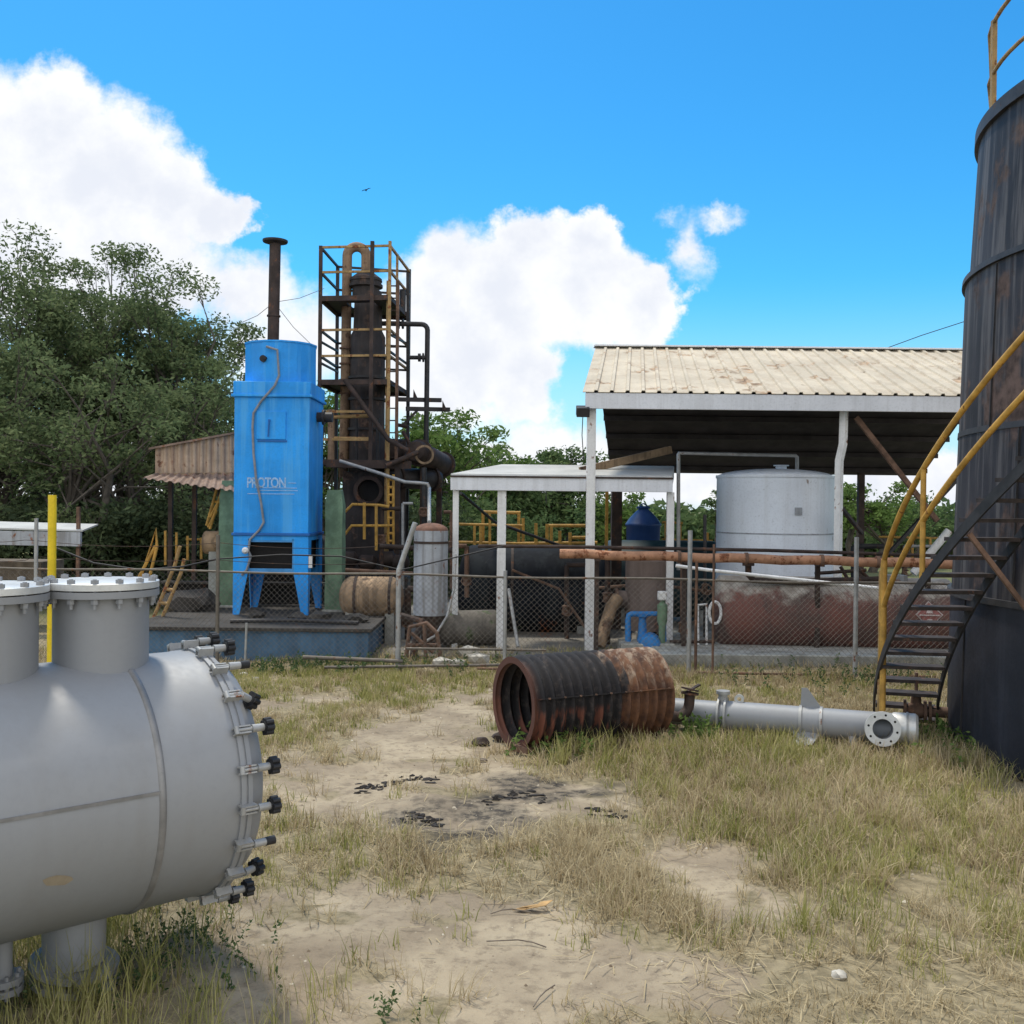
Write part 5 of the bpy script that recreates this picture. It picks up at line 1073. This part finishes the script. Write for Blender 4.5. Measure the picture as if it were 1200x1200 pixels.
def grass(name, n, seed, nb, dry, mat):
    r, x, y = tufts(n, seed)
    xw = x + (fbm(x * 1.3, y * 1.3, 61) - .5) * 1.2; yw = y + (fbm(x * 1.3, y * 1.3, 67) - .5) * 1.2
    zg, zv, zu, zd, zs, zc = (soft(xw, yw, p) for p in (ZG, ZV, ZU, ZD, ZS, ZC))
    b = bareness(x, y); oi = oiliness(x, y)
    clump = np.clip((fbm(x * 1.1, y * 1.1, 71 + 5 * dry) - .25) * 2.6, .16, 1)
    if dry:
        den = .6 + .5 * zd + .45 * zs + .25 * zg - .25 * zv - .1 * zu; H = .12 + .05 * zd + .055 * zg - .035 * zs + .05 * zv - .03 * zu + .05 * zc
    else:
        den = .38 + .62 * zg + .7 * zv + .55 * zu + .7 * zc - .28 * zd - .30 * zs; H = .105 + .06 * zg + .17 * zv - .01 * zu + .12 * zc
    den = np.clip(den, 0.02, 1) * clump * (1 - np.clip(b * 1.15 * (1 - .75 * zv), 0, .985)) * (1 - .8 * oi)
    den *= np.where(y > 15.2, .55, 1)
    keep = r.random(n) < den; x, y, H = x[keep], y[keep], H[keep]; m = len(x)
    H = H * (.55 + .9 * fbm(x * 2.1, y * 2.1, 77)) 
    bx = np.repeat(x, nb) + r.normal(0, .045, m * nb); by = np.repeat(y, nb) + r.normal(0, .045, m * nb)
    k = m * nb; L = np.repeat(H, nb) * r.uniform(.45, 1.5, k); az = r.random(k) * 2 * PI
    lean = r.uniform(.1, .75, k) if not dry else r.uniform(.15, 1.15, k)
    wd = (.0026 + .00062 * by) * r.uniform(.7, 1.3, k)
    base = np.stack([bx, by, hgt(bx, by) - .01], -1)
    out = np.stack([np.cos(az), np.sin(az), np.zeros(k)], -1); sa = az + r.normal(PI / 2, .5, k); side = np.stack([np.cos(sa), np.sin(sa), np.zeros(k)], -1)
    V = []
    for f, wf in ((0, 1.0), (.5, .8), (1.0, .12)):
        th = lean * (.35 + .75 * f); c = base + out * (L * f * np.sin(th))[:, None] + np.array([0, 0, 1.]) * (L * f * np.cos(th))[:, None]
        V += [c - side * (wd * wf / 2)[:, None], c + side * (wd * wf / 2)[:, None]]
    V = np.stack(V, 1); i0 = np.arange(k, dtype=np.int64)[:, None] * 6
    Fc = np.stack([i0 + np.array([0, 1, 3, 2]), i0 + np.array([2, 3, 5, 4])], 1)
    o = npmesh(name, V, 4, mat, None, Fc); tag(o, kind='stuff'); return o
tag(grass('green_grass', 16000, 11, 15, False, 'grass_g'), 'green and yellowing grass growing in rough tufts over the yard', 'grass')
tag(grass('dry_grass', 26000, 12, 15, True, 'grass_d'), 'dry straw coloured grass lying between the green tufts', 'dry grass')
# fallen straw lying flat
r, x, y = tufts(26000, 13)
keep = r.random(len(x)) < np.clip(.22 + .75 * soft(x, y, ZS) + .5 * soft(x, y, ZD) - .25 * bareness(x, y), .03, 1); x, y = x[keep], y[keep]; k = len(x)
a = r.random(k) * PI; L = r.uniform(.05, .22, k); wd = .003 + .0004 * y; z = hgt(x, y) + r.uniform(.004, .03, k)
d = np.stack([np.cos(a), np.sin(a), r.normal(0, .12, k)], -1) * L[:, None] / 2; s = np.stack([-np.sin(a), np.cos(a), np.zeros(k)], -1) * wd[:, None] / 2; c = np.stack([x, y, z], -1)
tag(npmesh('straw_litter', np.stack([c - d - s, c - d + s, c + d + s, c + d - s], 1), 4, 'grass_d'), 'loose flattened straw scattered on the soil', 'straw', kind='stuff')

# grit and crumbs on the bare soil
r, x, y = tufts(9000, 21)
keep = r.random(len(x)) < np.clip(bareness(x, y) * .8 + .1, 0, 1); x, y = x[keep], y[keep]; k = len(x); z = hgt(x, y); S = r.uniform(.004, .014, (k, 1)) * (1 + 2.2 * (r.random((k, 1)) > .965))
c = np.stack([x, y, z], -1); dirs = np.array([[1, 0, 0], [0, 1, 0], [-1, 0, 0], [0, -1, 0], [0, 0, .8]]); a = r.random(k) * 6.28; ca, sa = np.cos(a)[:, None], np.sin(a)[:, None]
V = np.stack([c + np.concatenate([d[0] * ca - d[1] * sa, d[0] * sa + d[1] * ca, np.full((k, 1), d[2])], 1) * S * r.uniform(.6, 1.3, (k, 1)) for d in dirs], 1)
i0 = np.arange(k)[:, None] * 5; Fc = np.stack([i0 + np.array(q) for q in ((0, 1, 4), (1, 2, 4), (2, 3, 4), (3, 0, 4))], 1)
tag(npmesh('gravel', V, 3, 'grit', None, Fc), 'small stones and crumbs scattered over the bare sand', 'gravel', kind='stuff')

# small leafy weeds
def weeds(name, label, spots, seed, nleaf, hh, mat, ls=.022):
    r = np.random.default_rng(seed); q = []
    for (px, py, rad, cnt) in spots:
        g = G(px, py)
        for i in range(cnt):
            x0 = g.x + r.normal(0, rad); y0 = g.y + r.normal(0, rad * .7); z0 = hz(x0, y0); a = r.random() * 2 * PI; L = hh * r.uniform(.6, 1.3); ln = r.uniform(.2, .9)
            for j in range(nleaf):
                f = (j + 1) / nleaf; c = np.array([x0 + math.cos(a) * L * f * math.sin(ln), y0 + math.sin(a) * L * f * math.sin(ln), z0 + L * f * math.cos(ln)])
                d = r.normal(0, 1, 3); d /= np.linalg.norm(d); e = np.cross(d, r.normal(0, 1, 3)); e /= np.linalg.norm(e); S = ls * r.uniform(.7, 1.4)
                c = c + d * S * .8; q.append([c - d * S, c + e * S * .45, c + d * S, c - e * S * .45])
    tag(npmesh(name, np.array(q), 4, mat), label, 'weeds', kind='stuff')
weeds('leafy_weeds', 'small dark leafy weeds creeping under the steel vessel and along the sand', [(200, 1115, .2, 40), (150, 1150, .25, 25), (250, 1150, .2, 10), (440, 1195, .1, 5)], 5, 16, .17, 'weed', .014)
weeds('bright_weeds', 'bright green leafy weeds beside the fallen steel column', [(815, 868, .12, 30), (1170, 890, .35, 30), (1100, 872, .25, 30), (650, 884, .2, 25)], 6, 14, .28, 'leaf_mid', .03)
weeds('fence_weeds', 'low green weeds growing along the foot of the wire fence', [(430, 782, .5, 40), (520, 782, .6, 40), (320, 784, .4, 40), (380, 785, .5, 40), (570, 745, .3, 60), (930, 798, .8, 50), (1040, 800, .4, 40)], 8, 18, .22, 'weed', .022)

# ------------------------------------------------------------------ trees
def leaves(centers, rad, n, size, r, flat=.55):
    c = np.repeat(np.array(centers), n, 0); k = len(c)
    off = r.normal(0, 1, (k, 3)); ln = np.linalg.norm(off, axis=1, keepdims=True); off = off / ln * (r.random((k, 1)) ** .45)
    off *= np.repeat(np.array(rad), n)[:, None] * np.array([1, 1, flat]); p = c + off
    d = r.normal(0, 1, (k, 3)); d[:, 2] *= .7; d /= np.linalg.norm(d, axis=1, keepdims=True)
    e = np.cross(d, r.normal(0, 1, (k, 3))); e /= np.linalg.norm(e, axis=1, keepdims=True)
    s = size * r.uniform(.6, 1.4, (k, 1)); d *= s; e *= s * .42
    return np.stack([p - d, p + e, p + d, p - e], 1)
def tree(name, label, x, y, h, rx, rz, zc, ncl, nleaf, size, mat, seed, stems=3, trunk_r=.16, group=None, clr=(.5, 1.0), low=None):
    r = np.random.default_rng(seed); root = thing(name, label, 'tree', (x, y, 0), 0, group); B = MB()
    cs = []; rs = []
    while len(cs) < ncl:
        v = r.normal(0, 1, 3); v /= np.linalg.norm(v); q = r.random() ** .38
        a = math.atan2(v[1], v[0]); lump = 1 + .16 * math.sin(3 * a + seed) + .10 * math.sin(5 * a + 2 * seed)
        c = np.array([v[0] * rx * lump * q, v[1] * rx * lump * q, zc + v[2] * rz * q * (1 + .12 * math.sin(4 * a + seed))])
        if low is not None and c[2] < low: continue
        cs.append(c); rs.append(r.uniform(*clr))
    st = []
    for i in range(stems):
        a = 2 * PI * i / stems + r.random(); rr = .12 * stems; top = Vector((math.cos(a) * rx * .3, math.sin(a) * rx * .3, zc - rz * .25))
        b = Vector((math.cos(a) * rr, math.sin(a) * rr, -.1)); m = b.lerp(top, .5) + Vector((r.normal(0, .2), r.normal(0, .2), 0))
        pts = [b, b.lerp(m, .5) + Vector((r.normal(0, .06), 0, 0)), m, m.lerp(top, .5), top]; st.append(pts)
        B.tube(pts, [trunk_r * k for k in (1.15, .95, .8, .65, .5)], 7)
    for c in cs:
        c = Vector(c); pts = st[int(r.integers(len(st)))]; s0 = pts[int(r.integers(2, 5))]; m = s0.lerp(c, .5) + Vector((r.normal(0, .25), r.normal(0, .25), .25))
        B.tube([s0, s0.lerp(m, .5), m, m.lerp(c, .6), c], [trunk_r * k for k in (.34, .26, .17, .10, .03)], 5, False)
        for q in range(3):
            e = c + Vector(tuple(r.normal(0, .3, 3))); B.tube([m.lerp(c, .6), c.lerp(e, .5), e], [trunk_r * .07, trunk_r * .045, .004], 4, False)
    B.build('trunk', 'bark', root, local=True)
    npmesh('crown', leaves(cs, rs, nleaf, size, r), 4, mat, root); return root
def tr(name, label, px, d, pytop, **kw):
    q = P(px, pytop, d); h = q.z; rz = kw.pop('rzf') * h; return tree(name, label, q.x, d, h, kw.pop('rx'), rz, h - rz, kw.pop('ncl'), kw.pop('nleaf'), kw.pop('size'), kw.pop('mat'), kw.pop('seed'), **kw)
GL = 'feathery trees behind the fence on the left'
tr('mesquite_tree', 'tallest feathery olive green tree at the far left edge', 40, 30, 300, rx=3.4, rzf=.36, ncl=120, nleaf=280, size=.07, mat='leaf_dark', seed=1, stems=5, group=GL, clr=(.5, 1.05))
tr('mesquite_tree', 'feathery olive tree with grey bare limbs between the left edge and the rusty shed', 130, 33, 286, rx=3.4, rzf=.36, ncl=120, nleaf=280, size=.07, mat='leaf_dark', seed=2, stems=5, group=GL, clr=(.5, 1.05))
tr('mesquite_tree', 'feathery olive tree standing directly behind the blue dust collector', 212, 31, 312, rx=2.6, rzf=.38, ncl=100, nleaf=280, size=.07, mat='leaf_dark', seed=3, stems=5, group=GL, clr=(.45, .95))
tr('mesquite_tree', 'lower olive tree filling the left edge below the tallest crown', -30, 26, 385, rx=2.9, rzf=.42, ncl=90, nleaf=170, size=.07, mat='leaf_dark', seed=4, stems=4, group=GL)
tr('mesquite_tree', 'rounded olive tree low behind the rusty tin shed', 235, 27, 405, rx=1.5, rzf=.40, ncl=50, nleaf=160, size=.07, mat='leaf_dark', seed=5, stems=4, group=GL, clr=(.4, .8))
tr('mesquite_tree', 'darker olive tree low between the yellow post and the tin shed', 120, 25, 420, rx=2.2, rzf=.38, ncl=60, nleaf=150, size=.07, mat='leaf_dark', seed=15, stems=5, group=GL, clr=(.4, .8))
GR = 'green trees beyond the plant'
tr('acacia_tree', 'bright green tree right behind the tower pipework', 520, 38, 487, rx=2.7, rzf=.40, ncl=70, nleaf=170, size=.11, mat='leaf_mid', seed=6, stems=3, group=GR)
tr('acacia_tree', 'green tree behind the left end of the white canopy roof', 590, 42, 520, rx=2.6, rzf=.42, ncl=60, nleaf=160, size=.11, mat='leaf_far', seed=7, stems=3, group=GR)
tr('acacia_tree', 'green tree behind the middle of the white canopy', 645, 44, 524, rx=2.4, rzf=.42, ncl=60, nleaf=160, size=.11, mat='leaf_far', seed=8, stems=3, group=GR)
tr('acacia_tree', 'green tree glimpsed between the dust collector and the tower', 385, 36, 450, rx=1.9, rzf=.40, ncl=50, nleaf=160, size=.10, mat='leaf_mid', seed=9, stems=3, group=GR)
tr('acacia_tree', 'green tree in the shade just behind the tall pipe loop', 470, 40, 520, rx=2.4, rzf=.42, ncl=55, nleaf=150, size=.10, mat='leaf_far', seed=19, stems=3, group=GR)
tr('acacia_tree', 'spreading tiered green tree to the right of the silver tank under the shed roof', 1015, 40, 558, rx=1.7, rzf=.32, ncl=34, nleaf=150, size=.09, mat='leaf_mid', seed=10, stems=2, group=GR, clr=(.35, .7))
tr('acacia_tree', 'low pale green tree seen through the stair handrails', 1062, 44, 580, rx=1.9, rzf=.40, ncl=36, nleaf=120, size=.09, mat='leaf_far', seed=11, stems=3, group=GR)
tr('acacia_tree', 'thin tree with a few flat sprays just left of the silver tank', 836, 42, 575, rx=.9, rzf=.22, ncl=9, nleaf=110, size=.09, mat='leaf_far', seed=12, stems=1, trunk_r=.07, group=GR, clr=(.3, .5))
tr('acacia_tree', 'small green tree seen left of the blue water tank', 722, 42, 578, rx=1.2, rzf=.40, ncl=26, nleaf=130, size=.1, mat='leaf_mid', seed=13, stems=2, trunk_r=.1, group=GR)
# hedge of dark shrubs behind the left fence
for i, (px, d, py, rx, lab) in enumerate([(20, 24, 600, 1.5, 'dark dense shrub at the left edge behind the grey shelter roof'), (90, 24, 596, 1.5, 'dark dense shrub behind the bright yellow post'), (150, 25, 588, 1.5, 'dark dense shrub between the yellow post and the yellow stair rail'),
        (215, 25, 592, 1.5, 'dark dense shrub under the rusty tin awning'), (470, 27, 585, 1.7, 'dark green shrub below the tower exchanger'), (600, 30, 600, 2.0, 'green shrub behind the yellow walkway under the canopy'), (540, 28, 590, 1.6, 'green shrub behind the grey vertical tank')]):
    q = P(px, py, d); r = np.random.default_rng(100 + i); rt = thing('shrub', lab, 'shrub', (q.x, d, 0), 0, 'dark shrubs behind the fence')
    cs = []; h = q.z
    for j in range(46):
        a = r.random() * 2 * PI; rr = rx * r.random() ** .5; cs.append((math.cos(a) * rr, math.sin(a) * rr * .6, .25 + (h - .4) * r.random()))
    B = MB()
    for c in cs[:16]: B.tube([(0, 0, 0), (c[0] * .4, c[1] * .4, c[2] * .6), c], [.04, .025, .01], 5, False)
    B.build('stems', 'bark', rt, local=True); npmesh('foliage', leaves(cs, [.5] * len(cs), 120, .085, r, .9), 4, 'leaf_hedge' if i < 5 else 'leaf_far', rt)
# far wood closing the view
r = np.random.default_rng(77); k = 1300; xs = r.uniform(-48, 52, k); ys = r.uniform(50, 56, k); hh = 1.3 + 1.5 * fbm(xs * .12, ys * .1, 5)
cs = np.stack([xs, ys, hh * r.uniform(.05, 1, k)], -1)
tag(npmesh('distant_wood', leaves(cs, [1.2] * k, 62, .26, r, .8), 4, 'leaf_far'), 'far-off low green wood along the horizon beyond the plant', 'woodland', kind='stuff')
